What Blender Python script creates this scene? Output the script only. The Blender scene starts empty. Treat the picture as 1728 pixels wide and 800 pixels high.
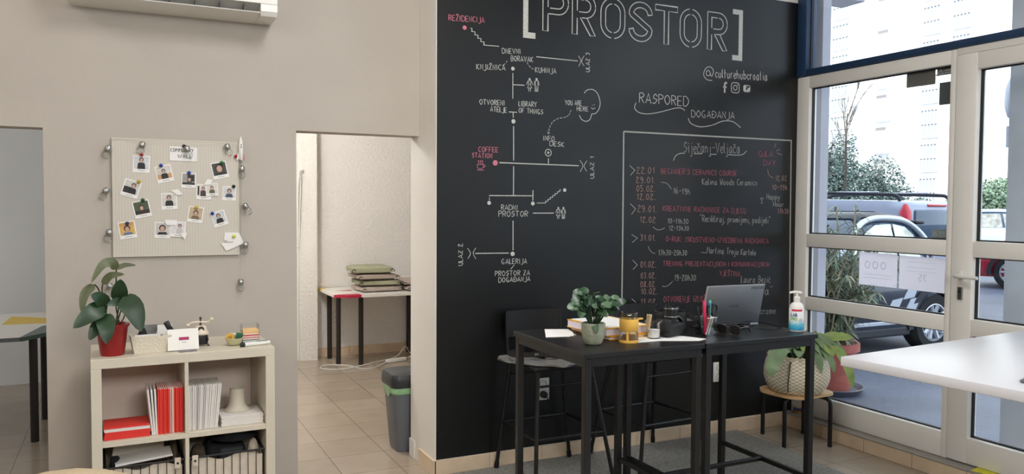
import bpy, bmesh, math, random
from mathutils import Vector, Matrix
random.seed(7)
C = bpy.context.scene.collection
SC = bpy.context.scene

# ------------------------------------------------------------------ camera
cam_d = bpy.data.cameras.new('view_camera'); cam = bpy.data.objects.new('view_camera', cam_d); C.objects.link(cam)
YAW, PIT, ROL, FPX = 0.4504, 0.0406, 0.0059, 1351.78
cy, sy, cp, sp = math.cos(YAW), math.sin(YAW), math.cos(PIT), math.sin(PIT)
Fv = Vector((sy*cp, cy*cp, -sp)); Rv = Vector((cy, -sy, 0)); Uv = Rv.cross(Fv)
R2 = Rv*math.cos(ROL) + Uv*math.sin(ROL); U2 = -Rv*math.sin(ROL) + Uv*math.cos(ROL)
M = Matrix((R2, U2, -Fv)).transposed().to_4x4(); M.translation = (0, 0, 1.405)
cam.matrix_world = M
cam_d.sensor_fit = 'HORIZONTAL'; cam_d.sensor_width = 36; cam_d.lens = FPX/1728*36
cam_d.clip_start = 0.05; cam_d.clip_end = 500
SC.camera = cam

# ------------------------------------------------------------------ light and exposure
SC.view_settings.view_transform = 'Standard'; SC.view_settings.look = 'None'
SC.view_settings.gamma = 1; SC.view_settings.use_curve_mapping = False
SC.view_settings.exposure = 0.40
SKY_STRENGTH, SUN_STRENGTH = 2.2, 4.5
world = bpy.data.worlds.new('sky'); SC.world = world; world.use_nodes = True
wb = world.node_tree.nodes['Background']; wb.inputs[0].default_value = (0.76, 0.87, 1.04, 1); wb.inputs[1].default_value = SKY_STRENGTH
def light(name, kind, loc, energy, color, target=None, **kw):
    d = bpy.data.lights.new(name, kind); d.energy = energy; d.color = color
    for k, v in kw.items(): setattr(d, k, v)
    o = bpy.data.objects.new(name, d); C.objects.link(o); o.location = loc
    if target is not None:
        o.rotation_euler = (Vector(target)-Vector(loc)).to_track_quat('-Z', 'Y').to_euler()
    return o
light('sun', 'SUN', (-20, -5, 40), SUN_STRENGTH, (1, .97, .9), target=(25, 12, 0), angle=0.01)
light('ceiling_lamp_front', 'POINT', (-1.4, 3.3, 3.1), 11, (1, .95, .88), shadow_soft_size=.07)
light('ceiling_fill_rear', 'AREA', (.9, -2.2, 2.75), 66, (1, .99, .975), target=(.7, 4, .8), shape='RECTANGLE', size=1.6, size_y=.8)  # unseen fill light added behind the camera, brightens shelf interior and frames
light('ceiling_fill_front', 'AREA', (1.1, 2.2, 3.2), 33, (1, .99, .975), target=(.85, 2.1, 0), shape='RECTANGLE', size=1.2, size_y=.5)  # unseen overhead fill, added to lift the left wall and end face
light('ceiling_fill_west', 'AREA', (-2.6, .4, 2.9), 24, (1, .99, .975), target=(1.2, 1.6, 1.0), shape='RECTANGLE', size=1.6, size_y=1.0)  # unseen fill added on the west side for end face and window rails
light('ceiling_lamp_back', 'POINT', (0.75, 5.75, 2.4), 63, (1, .985, .965), shadow_soft_size=.12)
light('daylight_left_room', 'AREA', (-3.0, 5.7, 1.5), 20, (.93, .96, 1), target=(0, 6.4, 1.0), size=1.6)
for nm, yy, w_, hh, zz in (('window_portal', .9, 5.8, 3.0, 1.65),):
    pl = light(nm, 'AREA', (3.97, yy, zz), 1, (1, 1, 1), target=(0, yy, zz), shape='RECTANGLE', size=w_, size_y=hh)
    pl.data.cycles.is_portal = True

# ------------------------------------------------------------------ helpers
PI = math.pi
def lin(c): return tuple((v/255/12.92 if v <= 10 else ((v/255+.055)/1.055)**2.4) for v in c)
def mat(name, rgb, rough=.55, metal=0., var=0., scale=12., bump=0., bscale=60., spec=.5, trans=0., alpha=None, coat=0., sub=0.):
    m = bpy.data.materials.new(name); m.use_nodes = True
    nt = m.node_tree; b = nt.nodes['Principled BSDF']
    col = (*lin(rgb), 1)
    b.inputs['Base Color'].default_value = col; b.inputs['Roughness'].default_value = rough
    b.inputs['Metallic'].default_value = metal; b.inputs['Specular IOR Level'].default_value = spec
    b.inputs['Transmission Weight'].default_value = trans; b.inputs['Coat Weight'].default_value = coat
    geo = None
    if var or bump:
        geo = nt.nodes.new('ShaderNodeTexCoord')
    if var:
        n = nt.nodes.new('ShaderNodeTexNoise'); n.inputs['Scale'].default_value = scale; n.inputs['Detail'].default_value = 5
        nt.links.new(geo.outputs['Object'], n.inputs['Vector'])
        r = nt.nodes.new('ShaderNodeValToRGB'); e = r.color_ramp.elements
        e[0].position = .3; e[1].position = .7
        e[0].color = tuple(max(0, v*(1-var)) for v in col[:3])+(1,); e[1].color = tuple(min(1, v*(1+var)) for v in col[:3])+(1,)
        nt.links.new(n.outputs['Fac'], r.inputs['Fac']); nt.links.new(r.outputs['Color'], b.inputs['Base Color'])
    if bump:
        n2 = nt.nodes.new('ShaderNodeTexNoise'); n2.inputs['Scale'].default_value = bscale; n2.inputs['Detail'].default_value = 3
        nt.links.new(geo.outputs['Object'], n2.inputs['Vector'])
        bp = nt.nodes.new('ShaderNodeBump'); bp.inputs['Strength'].default_value = bump; bp.inputs['Distance'].default_value = .01
        nt.links.new(n2.outputs['Fac'], bp.inputs['Height']); nt.links.new(bp.outputs['Normal'], b.inputs['Normal'])
    return m
def glass_mat(name, tint=(.96, .98, .97), gloss=.5):
    m = bpy.data.materials.new(name); m.use_nodes = True; nt = m.node_tree; nt.nodes.clear()
    out = nt.nodes.new('ShaderNodeOutputMaterial'); mx = nt.nodes.new('ShaderNodeMixShader')
    t = nt.nodes.new('ShaderNodeBsdfTransparent'); t.inputs[0].default_value = (*tint, 1)
    g = nt.nodes.new('ShaderNodeBsdfGlossy'); g.inputs['Roughness'].default_value = .03
    f = nt.nodes.new('ShaderNodeFresnel'); f.inputs[0].default_value = 1.35
    ml = nt.nodes.new('ShaderNodeMath'); ml.operation = 'MULTIPLY'; ml.inputs[1].default_value = gloss
    nt.links.new(f.outputs[0], ml.inputs[0]); nt.links.new(ml.outputs[0], mx.inputs[0])
    nt.links.new(t.outputs[0], mx.inputs[1]); nt.links.new(g.outputs[0], mx.inputs[2]); nt.links.new(mx.outputs[0], out.inputs[0])
    return m

class MB:
    """collects shapes; build() links them as one mesh object"""
    def __init__(s): s.v = []; s.f = []; s.m = []
    def add(s, vs, fs, mi=0, X=None):
        o = len(s.v)
        s.v += [tuple(X @ Vector(q)) for q in vs] if X is not None else [tuple(q) for q in vs]
        for f in fs: s.f.append(tuple(i+o for i in f)); s.m.append(mi)
        return s
    def bm(s, b, mi=0, X=None):
        b.verts.index_update()
        s.add([v.co for v in b.verts], [[v.index for v in f.verts] for f in b.faces], mi, X); b.free(); return s
    def box(s, x0, x1, y0, y1, z0, z1, mi=0, bev=0, X=None, seg=2):
        vs = [(x, y, z) for x in (x0, x1) for y in (y0, y1) for z in (z0, z1)]
        fs = [(0, 1, 3, 2), (4, 6, 7, 5), (0, 4, 5, 1), (2, 3, 7, 6), (0, 2, 6, 4), (1, 5, 7, 3)]
        if not bev: return s.add(vs, fs, mi, X)
        b = bmesh.new(); V = [b.verts.new(q) for q in vs]
        for f in fs: b.faces.new([V[i] for i in f])
        bmesh.ops.bevel(b, geom=b.edges[:], offset=bev, segments=seg, profile=.5, affect='EDGES')
        return s.bm(b, mi, X)
    def lathe(s, prof, c=(0, 0, 0), n=20, mi=0, X=None, a0=0, a1=2*PI):
        vs = []; fs = []; k = len(prof); full = abs(a1-a0-2*PI) < 1e-6
        m = n if full else n+1
        for i in range(m):
            a = a0+(a1-a0)*i/n
            for r, z in prof: vs.append((c[0]+r*math.cos(a), c[1]+r*math.sin(a), c[2]+z))
        for i in range(n):
            j = (i+1) % m
            for q in range(k-1):
                A, B, D, E = i*k+q, j*k+q, j*k+q+1, i*k+q+1
                if prof[q][0] < 1e-7: fs.append((A, D, E))
                elif prof[q+1][0] < 1e-7: fs.append((A, B, E))
                else: fs.append((A, B, D, E))
        return s.add(vs, fs, mi, X)
    def cyl(s, p0, p1, r0, r1=None, n=12, mi=0, X=None):
        r1 = r0 if r1 is None else r1
        return s.tube([p0, p1], [r0, r1], n, mi, X)
    def tube(s, pts, r, n=8, mi=0, X=None, closed=False, sec=None):
        pts = [Vector(p) for p in pts]; k = len(pts)
        rs = r if isinstance(r, (list, tuple)) else [r]*k
        vs = []; fs = []; up = None
        for i in range(k):
            if closed: d = pts[(i+1) % k]-pts[i-1]
            else: d = pts[min(i+1, k-1)]-pts[max(i-1, 0)]
            if d.length < 1e-9: d = Vector((0, 0, 1))
            d.normalize()
            if up is None:
                up = Vector((0, 0, 1)) if abs(d.z) < .9 else Vector((0, 1, 0))
            a = d.cross(up)
            if a.length < 1e-6: a = d.cross(Vector((1, 0, 0)))
            a.normalize(); b = a.cross(d).normalized(); up = b
            for j in range(n):
                t = 2*PI*j/n+(PI/n if n == 4 else 0)
                ca, cb = math.cos(t), math.sin(t)
                if sec: ca, cb = ca*sec[0], cb*sec[1]
                vs.append(pts[i]+a*ca*rs[i]+b*cb*rs[i])
        L = k if closed else k-1
        for i in range(L):
            i2 = (i+1) % k
            for j in range(n): fs.append((i*n+j, i*n+(j+1) % n, i2*n+(j+1) % n, i2*n+j))
        if not closed: fs += [tuple(range(n))[::-1], tuple((k-1)*n+j for j in range(n))]
        return s.add(vs, fs, mi, X)
    def prism(s, pts, z0, z1, mi=0, X=None):
        """2-D outline (x,y) extruded z0..z1"""
        n = len(pts)
        vs = [(x, y, z0) for x, y in pts]+[(x, y, z1) for x, y in pts]
        fs = [tuple(range(n))[::-1], tuple(range(n, 2*n))]+[(i, (i+1) % n, n+(i+1) % n, n+i) for i in range(n)]
        return s.add(vs, fs, mi, X)
    def sphere(s, c, r, n=12, mi=0, X=None, sq=(1, 1, 1)):
        b = bmesh.new(); bmesh.ops.create_uvsphere(b, u_segments=n, v_segments=max(6, n*2//3), radius=r)
        for v in b.verts: v.co = Vector((v.co.x*sq[0]+c[0], v.co.y*sq[1]+c[1], v.co.z*sq[2]+c[2]))
        return s.bm(b, mi, X)
    def ribbon(s, pts, w, fn, mi=0, th=.0006, closed=False):
        """flat stroke of width w along 2-D points; fn(u,v,d) -> 3-D, d is the height off the surface"""
        P = [Vector(p) for p in pts]; P = [p for i, p in enumerate(P) if i == 0 or (p-P[i-1]).length > 1e-6]
        k = len(P)
        if k < 2: return s
        vs = []
        for i in range(k):
            if closed: a, b = P[i-1], P[(i+1) % k]
            else: a, b = P[max(i-1, 0)], P[min(i+1, k-1)]
            d = b-a
            if d.length < 1e-9: d = Vector((1, 0))
            d.normalize(); n = Vector((-d.y, d.x))
            sc = 1.
            if 0 < i < k-1 or closed:
                e = P[(i+1) % k]-P[i]
                if e.length > 1e-9:
                    e.normalize(); cc = abs(Vector((-e.y, e.x)).dot(n)); sc = min(1.6, 1/max(cc, .4))
            for sgn in (-1, 1):
                q = P[i]+n*sgn*w*.5*sc
                vs += [fn(q.x, q.y, 0), fn(q.x, q.y, th)]
        fs = []
        for i in range(k if closed else k-1):
            o, t = i*4, ((i+1) % k)*4
            fs += [(o+1, t+1, t+3, o+3), (o, o+1, o+3, o+2) if i == 0 and not closed else (o+2, o+3, t+3, t+2), (o, t, t+1, o+1)]
        return s.add(vs, fs, mi)
    def leaf(s, pts, w, mi=0, fold=.25, up=(0, 0, 1), shape=None, th=0.0012):
        """leaf blade along a 3-D midrib, widest near its middle, folded along the rib"""
        P = smooth3([Vector(p) for p in pts], 4); k = len(P); vs = []; up = Vector(up)
        for i, p in enumerate(P):
            d = (P[min(i+1, k-1)]-P[max(i-1, 0)]).normalized()
            a = d.cross(up)
            if a.length < .05: a = d.cross(Vector((.3, 1, .2)))
            a.normalize(); n = a.cross(d).normalized()
            t = i/(k-1)
            ww = w*.5*(shape(t) if shape else max(.02, math.sin(PI*min(1, t**.75))**.8))
            vs += [p-a*ww+n*ww*fold, p, p+a*ww+n*ww*fold, p-n*th]
        fs = []
        for i in range(k-1):
            o, t = i*4, i*4+4
            fs += [(o, o+1, t+1, t), (o+1, o+2, t+2, t+1), (o, t, t+3, o+3), (o+2, o+3, t+3, t+2)]
        return s.add(vs, fs, mi)
    def build(s, name, mats, parent=None, smooth=None, kind=None):
        me = bpy.data.meshes.new(name); me.from_pydata(s.v, [], s.f)
        for m in (mats if isinstance(mats, (list, tuple)) else [mats]): me.materials.append(m)
        if any(s.m): me.polygons.foreach_set('material_index', s.m)
        if len(me.polygons) < 60000:
            b = bmesh.new(); b.from_mesh(me); bmesh.ops.recalc_face_normals(b, faces=b.faces[:]); b.to_mesh(me); b.free()
        if smooth is not None:
            me.shade_smooth(); me.set_sharp_from_angle(angle=math.radians(smooth))
        me.update()
        o = bpy.data.objects.new(name, me); C.objects.link(o)
        if parent is not None: o.parent = parent
        if kind: o['kind'] = kind
        return o
def smooth3(P, n=4):
    """Catmull-Rom through points of any dimension"""
    P = [Vector(p) for p in P]
    if len(P) < 3:
        return [P[0].lerp(P[1], i/(2*n)) for i in range(2*n+1)]
    out = []
    for i in range(len(P)-1):
        a, b, c, d = P[max(i-1, 0)], P[i], P[i+1], P[min(i+2, len(P)-1)]
        for j in range(n):
            t = j/n
            out.append(.5*((2*b)+(c-a)*t+(2*a-5*b+4*c-d)*t*t+(3*b-a-3*c+d)*t**3))
    out.append(P[-1]); return out
def tag(o, label, cat, group=None, kind=None):
    o['label'] = label; o['category'] = cat
    if group: o['group'] = group
    if kind: o['kind'] = kind
    return o
def thing(name, label, cat, loc=(0, 0, 0), rz=0, group=None):
    o = bpy.data.objects.new(name, None); C.objects.link(o); o.empty_display_size = .05
    o.location = loc; o.rotation_euler = (0, 0, rz)
    return tag(o, label, cat, group)
def place(o, loc, rz=0, rx=0, ry=0): o.location = loc; o.rotation_euler = (rx, ry, rz); return o
def dup(root, loc, rz=0, label=None, group=None, rot=None):
    r = root.copy(); C.objects.link(r); r.location = loc; r.rotation_euler = rot or (0, 0, rz)
    if label: r['label'] = label
    if group: r['group'] = group
    for ch in list(root.children):
        c = ch.copy(); C.objects.link(c); c.parent = r
        for g in list(ch.children):
            d = g.copy(); C.objects.link(d); d.parent = c
    return r
def plane_y(Y, x0=0, z0=0, sgn=-1):      # drawing plane facing -Y
    return lambda u, v, d=0: (x0+u, Y+sgn*d, z0+v)

# ------------------------------------------------------------------ stroke lettering (single-line hand lettering)
GL = {
'A': (6, '00 3a 60;13 53'), 'B': (5, '00 0a;~0a 3a 48 45 05;~05 45 53 30 00'), 'C': (5, '~59 3a 18 05 12 30 51'), 'D': (6, '00 0a;~0a 3a 67 63 30 00'),
'E': (5, '5a 0a 00 50;05 45'), 'F': (5, '5a 0a 00;05 45'), 'G': (6, '~59 3a 18 05 12 30 51 54;54 34'), 'H': (5, '0a 00;05 55;5a 50'),
'I': (2, '1a 10'), 'J': (4, '4a 42;~42 40 2n 0m'), 'K': (5, '0a 00;5a 05 50'), 'L': (4, '0a 00 40'), 'M': (7, '00 1a 35 6a 70'),
'N': (5, '00 0a 50 5a'), 'O': (6, '~3a 18 05 12 30 52 65 58 3a'), 'P': (5, '00 0a;~0a 3a 58 46 05'), 'Q': (6, '~3a 18 05 12 30 52 65 58 3a;43 60'),
'R': (5, '00 0a;~0a 3a 58 46 05;25 50'), 'S': (5, '~58 3a 18 16 35 54 42 20 01'), 'T': (6, '3a 30;0a 6a'), 'U': (5, '0a 03;~03 20 40 53;53 5a'),
'V': (6, '0a 30 6a'), 'W': (7, '0a 20 37 50 7a'), 'X': (5, '0a 50;00 5a'), 'Y': (6, '0a 35 6a;35 30'), 'Z': (5, '0a 5a 00 50'),
'0': (5, '~2a 07 03 20 43 47 2a'), '1': (3, '07 2a 20'), '2': (5, '~08 2a 48 26 00;00 50'), '3': (5, '~09 2a 48 26;~26 44 32 20 01'), '4': (5, '3a 03 53;36 30'),
'5': (5, '4a 0a 06;~06 35 43 20 01'), '6': (5, '~3a 06 02 20 42 35 04'), '7': (5, '0a 4a 10'), '8': (5, '~25 08 2a 48 25 02 20 42 25'), '9': (5, '~46 25 07 2a 47 44 30 10'),
'.': (2, '00 11'), ':': (2, '00 11;05 16'), '-': (4, '05 45'), "'": (2, '1b 19'), '"': (3, '0b 09;2b 29'), ',': (2, '11 0n'), '/': (4, '00 4a'), '[': (3, '2b 0b 0m 2m'), ']': (3, '0b 2b 2m 0m'),
'&': (6, '~60 27 3a 48 13 02 20 53'), '@': (10, '~75 57 36 34 43 63 75 73 93 a7 8a 4a 17 03 20 5m 9m'),
'a': (5, '~45 36 15 02 10 30 45;46 41 50'), 'b': (5, '0a 00;~04 26 44 42 20 01'), 'c': (4, '~45 26 04 02 20 41'), 'd': (5, '~45 26 04 02 20 42;4a 40'), 'e': (4, '~03 33 45 26 04 02 20 41'),
'f': (4, '~4a 29 16 1o;06 36'), 'g': (5, '~45 26 04 02 20 42;46 4n;~4n 2p 0o'), 'h': (5, '0a 00;~04 26 44 40'), 'i': (2, '16 10;18 19'), 'j': (3, '26 2n;~2n 1p mo;28 29'), 'k': (4, '0a 00;46 03 40'),
'l': (2, '0a 01 20'), 'm': (7, '06 00;~04 16 34 30;~34 56 64 60'), 'n': (5, '06 00;~04 26 44 40'), 'o': (5, '~26 04 02 20 42 44 26'), 'p': (5, '06 0p;~05 26 44 42 20 01'), 'r': (4, '06 00;~04 26 36'),
's': (4, '~35 16 04 33 31 10 01'), 't': (4, '1a 11 20;06 36'), 'u': (5, '06 02;~02 10 30 42;46 40'), 'v': (4, '06 20 46'), 'w': (6, '06 10 35 50 66'), 'y': (4, '06 20;46 0p'), 'z': (4, '06 46 00 40'), 'x': (4, '06 40;00 46'), 'q': (5, '~45 26 04 02 20 42;46 4p'),
' ': (3, '')}
for a, b, acc in (('Č', 'C', '1d 3b 5d'), ('Š', 'S', '1d 3b 5d'), ('Ž', 'Z', '1d 3b 5d'), ('Ć', 'C', '2b 4d'), ('Đ', 'D', 'm5 35'), ('č', 'c', '09 27 49'), ('ć', 'c', '17 39'), ('š', 's', '09 27 49'), ('ž', 'z', '09 27 49')):
    GL[a] = (GL[b][0], GL[b][1]+';'+acc)
def _n(ch): return '0123456789abcd'.index(ch) if ch in '0123456789abcd' else -('mnop'.index(ch)+1)
def text_strokes(txt, W=None, h=1., jit=0.02, gap=2.2, rnd=None):
    """list of 2-D polylines for txt, cap height h, fitted to width W"""
    out = []; x = 0.
    for ch in txt:
        w, d = GL.get(ch, GL['-'])
        for st in d.split(';'):
            if not st: continue
            sm = st[0] == '~'; P = [Vector((x+_n(q[0]), _n(q[1]), 0)) for q in st.lstrip('~').split()]
            if rnd:
                for p in P: p.x += rnd.uniform(-1, 1)*jit*10; p.y += rnd.uniform(-1, 1)*jit*10
            if sm: P = smooth3(P, 3)
            out.append([(p.x, p.y*h/10) for p in P])
        x += w+gap
    tot = max(x-gap, 1)
    sx = (W/tot) if W else h/10
    return [[(a*sx, b) for a, b in st] for st in out]
def write(mb, txt, fn, u0, v0, W, h, lw, mi=0, du=(1, 0), rnd=None, jit=.02, th=.0005):
    ux, uy = du
    for st in text_strokes(txt, W, h, jit, rnd=rnd):
        mb.ribbon([(u0+a*ux-b*uy, v0+a*uy+b*ux) for a, b in st], lw, fn, mi, th)

# ------------------------------------------------------------------ materials
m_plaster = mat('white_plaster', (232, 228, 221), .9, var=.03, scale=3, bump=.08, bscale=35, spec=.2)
m_left = mat('warm_grey_wall', (186, 178, 168), .9, var=.03, scale=3, bump=.08, bscale=35, spec=.2)  # left, west and rear walls toned darker than the white plaster
m_back_plaster = mat('textured_plaster', (230, 226, 220), .9, bump=1., bscale=42, spec=.2)
m_paint = mat('blackboard_paint', (11, 12, 12), .36, var=.25, scale=2.2, bump=.04, bscale=50, spec=.5)
m_chalk = mat('white_chalk', (198, 198, 192), .95, var=.25, scale=160, spec=.1)
m_pink = mat('pink_chalk', (204, 122, 140), .95, var=.22, scale=160, spec=.1)
m_peach = mat('pale_pink_chalk', (204, 168, 160), .95, var=.25, scale=160, spec=.1)
m_frame = mat('white_frame', (240, 237, 230), .4, var=.02, scale=5)
m_blue = mat('blue_painted_steel', (34, 62, 96), .45, var=.1, scale=20)
m_gasket = mat('black_gasket', (22, 22, 24), .6)
m_glass = glass_mat('window_glass')
m_clear = glass_mat('clear_glass', (.975, .98, .975), .55)
m_black = mat('black_ash', (17, 17, 17), .38, var=.12, scale=25, bump=.05, bscale=120)
m_blackmetal = mat('black_steel', (20, 20, 21), .35)
m_blackplastic = mat('black_plastic', (18, 18, 19), .4, bump=.05, bscale=300)
m_white = mat('white_lacquer', (232, 228, 220), .35)
m_paper = mat('white_paper', (236, 234, 230), .8)
m_shelf = mat('white_foil_shelf', (212, 203, 184), .45, var=.02, scale=6)
m_green = mat('dark_leaf', (32, 60, 32), .4, var=.25, scale=14)
m_steel = mat('brushed_steel', (170, 170, 168), .3, 1)
m_grey = mat('grey_plastic', (92, 96, 100), .5)
m_whiteplastic = mat('white_plastic', (228, 226, 220), .4)

def tile_mat():
    m = bpy.data.materials.new('beige_floor_tiles'); m.use_nodes = True; nt = m.node_tree; b = nt.nodes['Principled BSDF']
    g = nt.nodes.new('ShaderNodeTexCoord'); mp = nt.nodes.new('ShaderNodeMapping'); mp.inputs['Location'].default_value = (-1.31+.31*10, -4.06+.31*20, 0)
    br = nt.nodes.new('ShaderNodeTexBrick'); br.offset = 0; br.squash = 1
    for k, v in (('Scale', 1), ('Mortar Size', .0022), ('Mortar Smooth', .1), ('Bias', 0), ('Brick Width', .31), ('Row Height', .31)): br.inputs[k].default_value = v
    br.inputs['Color1'].default_value = (*lin((166, 152, 136)), 1); br.inputs['Color2'].default_value = (*lin((157, 143, 126)), 1); br.inputs['Mortar'].default_value = (*lin((112, 97, 80)), 1)
    n = nt.nodes.new('ShaderNodeTexNoise'); n.inputs['Scale'].default_value = 5; n.inputs['Detail'].default_value = 6
    mx = nt.nodes.new('ShaderNodeMix'); mx.data_type = 'RGBA'; mx.blend_type = 'MULTIPLY'; mx.inputs[0].default_value = .35
    rp = nt.nodes.new('ShaderNodeValToRGB'); rp.color_ramp.elements[0].color = (.72, .68, .62, 1); rp.color_ramp.elements[0].position = .3; rp.color_ramp.elements[1].color = (1, 1, 1, 1); rp.color_ramp.elements[1].position = .65
    L = nt.links.new
    L(g.outputs['Object'], mp.inputs[0]); L(mp.outputs[0], br.inputs['Vector']); L(g.outputs['Object'], n.inputs['Vector']); L(n.outputs['Fac'], rp.inputs[0])
    L(br.outputs['Color'], mx.inputs[6]); L(rp.outputs[0], mx.inputs[7]); L(mx.outputs[2], b.inputs['Base Color'])
    b.inputs['Roughness'].default_value = .22
    bp = nt.nodes.new('ShaderNodeBump'); bp.inputs['Strength'].default_value = .3; bp.inputs['Distance'].default_value = .002; bp.invert = True
    L(br.outputs['Fac'], bp.inputs['Height']); L(bp.outputs['Normal'], b.inputs['Normal'])
    return m
m_tile = tile_mat()
m_skirt = mat('beige_skirting_tile', (212, 190, 162), .35, var=.1, scale=9)
m_sill = mat('grey_stone_sill', (150, 144, 134), .5, var=.08, scale=14)
m_asphalt = mat('asphalt', (84, 88, 102), .55, var=.25, scale=1.3, bump=.4, bscale=25)
m_ext = mat('exterior_render', (196, 194, 204), .9, var=.03, scale=4)
m_extdark = mat('grey_exterior_render', (206, 208, 216), .85, var=.06, scale=6)
# ================================================================== THE ROOM
YB, YL, XE, XW, CEIL = 3.841, 4.099, 1.4257, 3.9, 3.25
def struct(name, mb, mats, parent=None, smooth=None): return mb.build(name, mats, parent, smooth, kind='structure' if parent is None else None)
struct('floor', MB().box(-4, 3.96, -3, 7.6, -.15, 0), m_tile)
struct('ceiling', MB().box(-4, 4.02, -3, 4.24, CEIL, CEIL+.3), m_plaster)
struct('ceiling_annex', MB().box(-4, 4.02, 4.24, 7.6, 2.6, 2.9), m_plaster)
wl = MB()
wl.box(-.321, .778, YL, 4.235, 0, CEIL); wl.box(.778, XE, YL, 4.235, 1.768, CEIL); wl.box(-1.35, -.321, YL, 4.235, 1.732, CEIL); wl.box(-4, -1.35, YL, 4.235, 0, CEIL)
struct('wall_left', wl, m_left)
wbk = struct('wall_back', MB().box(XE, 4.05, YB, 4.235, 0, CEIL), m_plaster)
MB().box(XE+.004, 3.895, YB-.002, YB+.01, .086, 2.69).build('blackboard_paint', m_paint, wbk)
struct('wall_annex', MB().box(-4, 5, 7.31, 7.6, 0, 2.6), m_back_plaster)
struct('wall_annex_left', MB().box(-.9-3.1, -.0, 7.15, 7.32, 0, 2.6), mat('smooth_white_wall', (222, 222, 220), .85))
struct('wall_partition', MB().box(-.02, .1, 4.235, 7.31, 0, 2.6), m_plaster)
struct('wall_annex_right', MB().box(4, 4.15, 4.235, 7.6, 0, 2.6), m_plaster)
struct('wall_annex_pier', MB().box(1.385, 1.545, 7.19, 7.31, 0, 2.6), m_back_plaster)
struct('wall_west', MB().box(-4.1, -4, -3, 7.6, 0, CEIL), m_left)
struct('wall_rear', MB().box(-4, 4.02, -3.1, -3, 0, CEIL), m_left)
struct('wall_sun_block', MB().box(-9, 4.0, -25, 25, CEIL+.3, 15), m_ext)  # unseen mass added above the room to keep sun off the street
struct('wall_exterior', MB().box(4.02, 4.09, 3.78, 9, -.2, CEIL+.3).box(-9, 4.02, 7.6, 25, -.2, CEIL+.3).box(-9, 4.0, -25, -3.1, -.2, CEIL+.3).box(3.96, 4.02, 4.235, 9, -.2, CEIL+.3), m_ext)
# skirting
bs = MB()
x = XE-.008
while x < 3.78:
    x2 = min(x+.312, 3.793); bs.box(x, x2-.0015, YB-.012, YB, 0, .083, bev=.0012, seg=1); x = x2
struct('baseboard_back', bs, m_skirt)
struct('baseboard_end', MB().box(XE-.012, XE, YB-.012, 4.075, 0, .083, bev=.0012), m_skirt)
bs = MB(); x = 1.55
while x < 3.9:
    bs.box(x, x+.31, 7.297, 7.31, 0, .083, bev=.001, seg=1); x += .3115
struct('baseboard_annex', bs, m_skirt)
struct('trim_1', MB().box(1.4165, XE-.0005, 4.15, 4.236, 0, .10, bev=.002), m_whiteplastic)
# raised sill under the windows
bs = MB(); y = YB-.013
while y > -3:
    bs.box(3.795, 3.81, y-.31, y-.0015, 0, .0765, bev=.001, seg=1); y -= .3115
struct('baseboard_window', bs, m_skirt)
sl = MB().box(3.81, 3.96, -3, YB-.013, 0, .083)
y = YB-.013
while y > -3: sl.box(3.792, 3.81, y-.31, y-.001, .0775, .084, bev=.001, seg=1); y -= .3115
struct('trim_2', sl, m_sill)

# ------------------------------------------------------------------ shop front
def bar(mb, y0, y1, z0, z1, x0=3.872, x1=3.94, bev=.006, mi=0): return mb.box(x0, x1, min(y0, y1), max(y0, y1), min(z0, z1), max(z0, z1), mi, bev)
def glazing(parent, panes, frame_mat=None):
    g = MB(); k = MB()
    for y0, y1, z0, z1 in panes:
        g.box(3.912, 3.918, y0-.004, y1+.004, z0-.004, z1+.004)
        for a, b, c, d in ((y0-.001, y1+.001, z0-.001, z0+.007), (y0-.001, y1+.001, z1-.006, z1+.001), (y0-.001, y0+.006, z0, z1), (y1-.006, y1+.001, z0, z1)):
            k.box(3.898, 3.917, a, b, c, d)
    k.build('gasket', m_gasket, parent)
    g.build('glass', m_glass, parent)
w1 = MB()
Yf0, Yf1 = 2.752, 3.84
bar(w1, 3.741, Yf1, .084, 2.22); bar(w1, Yf0, 2.787, .084, 2.22)
for z0, z1 in ((.084, .22), (.752, .834), (1.15, 1.232), (2.145, 2.22)): bar(w1, 2.785, 3.743, z0, z1)
win1 = struct('window_1', MB().box(3.9, 3.93, 3.825, Yf1, .09, 2.2), m_frame)
w1.build('frame', m_frame, win1, 40)
glazing(win1, [(2.787, 3.741, .22, .752), (2.787, 3.741, .834, 1.15), (2.787, 3.741, 1.232, 2.145)])
dr = MB(); D0, D1 = 1.84, 2.749
bar(dr, 2.636, D1, .09, 2.185, 3.866, 3.94); bar(dr, D0, 1.953, .09, 2.185, 3.866, 3.94)
for z0, z1 in ((.09, .224), (.748, .834), (1.15, 1.232), (2.10, 2.185)): bar(dr, 1.95, 2.638, z0, z1, 3.868, 3.94)
door = struct('door_1', MB().box(3.9, 3.935, 2.66, 2.73, .12, 2.1), m_frame)
dr.build('leaf_frame', m_frame, door, 40)
glazing(door, [(1.953, 2.636, .224, .748), (1.953, 2.636, .834, 1.15), (1.953, 2.636, 1.232, 2.10)])
hd = MB(); hd.box(3.855, 3.8665, 2.674, 2.706, 1.035, 1.077, bev=.006)
hd.tube([(3.86, 2.69, 1.055), (3.815, 2.69, 1.055), (3.803, 2.68, 1.055), (3.80, 2.65, 1.054), (3.80, 2.56, 1.052)], [.011, .011, .012, .011, .009], 12)
ho = hd.build('handle', m_whiteplastic, door, 50)
MB().box(3.8535, 3.8665, 2.677, 2.702, .93, .995, bev=.002).cyl((3.8515, 2.689, .972), (3.854, 2.689, .972), .005, mi=1).build('keyhole', [m_steel, m_gasket], ho)
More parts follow.
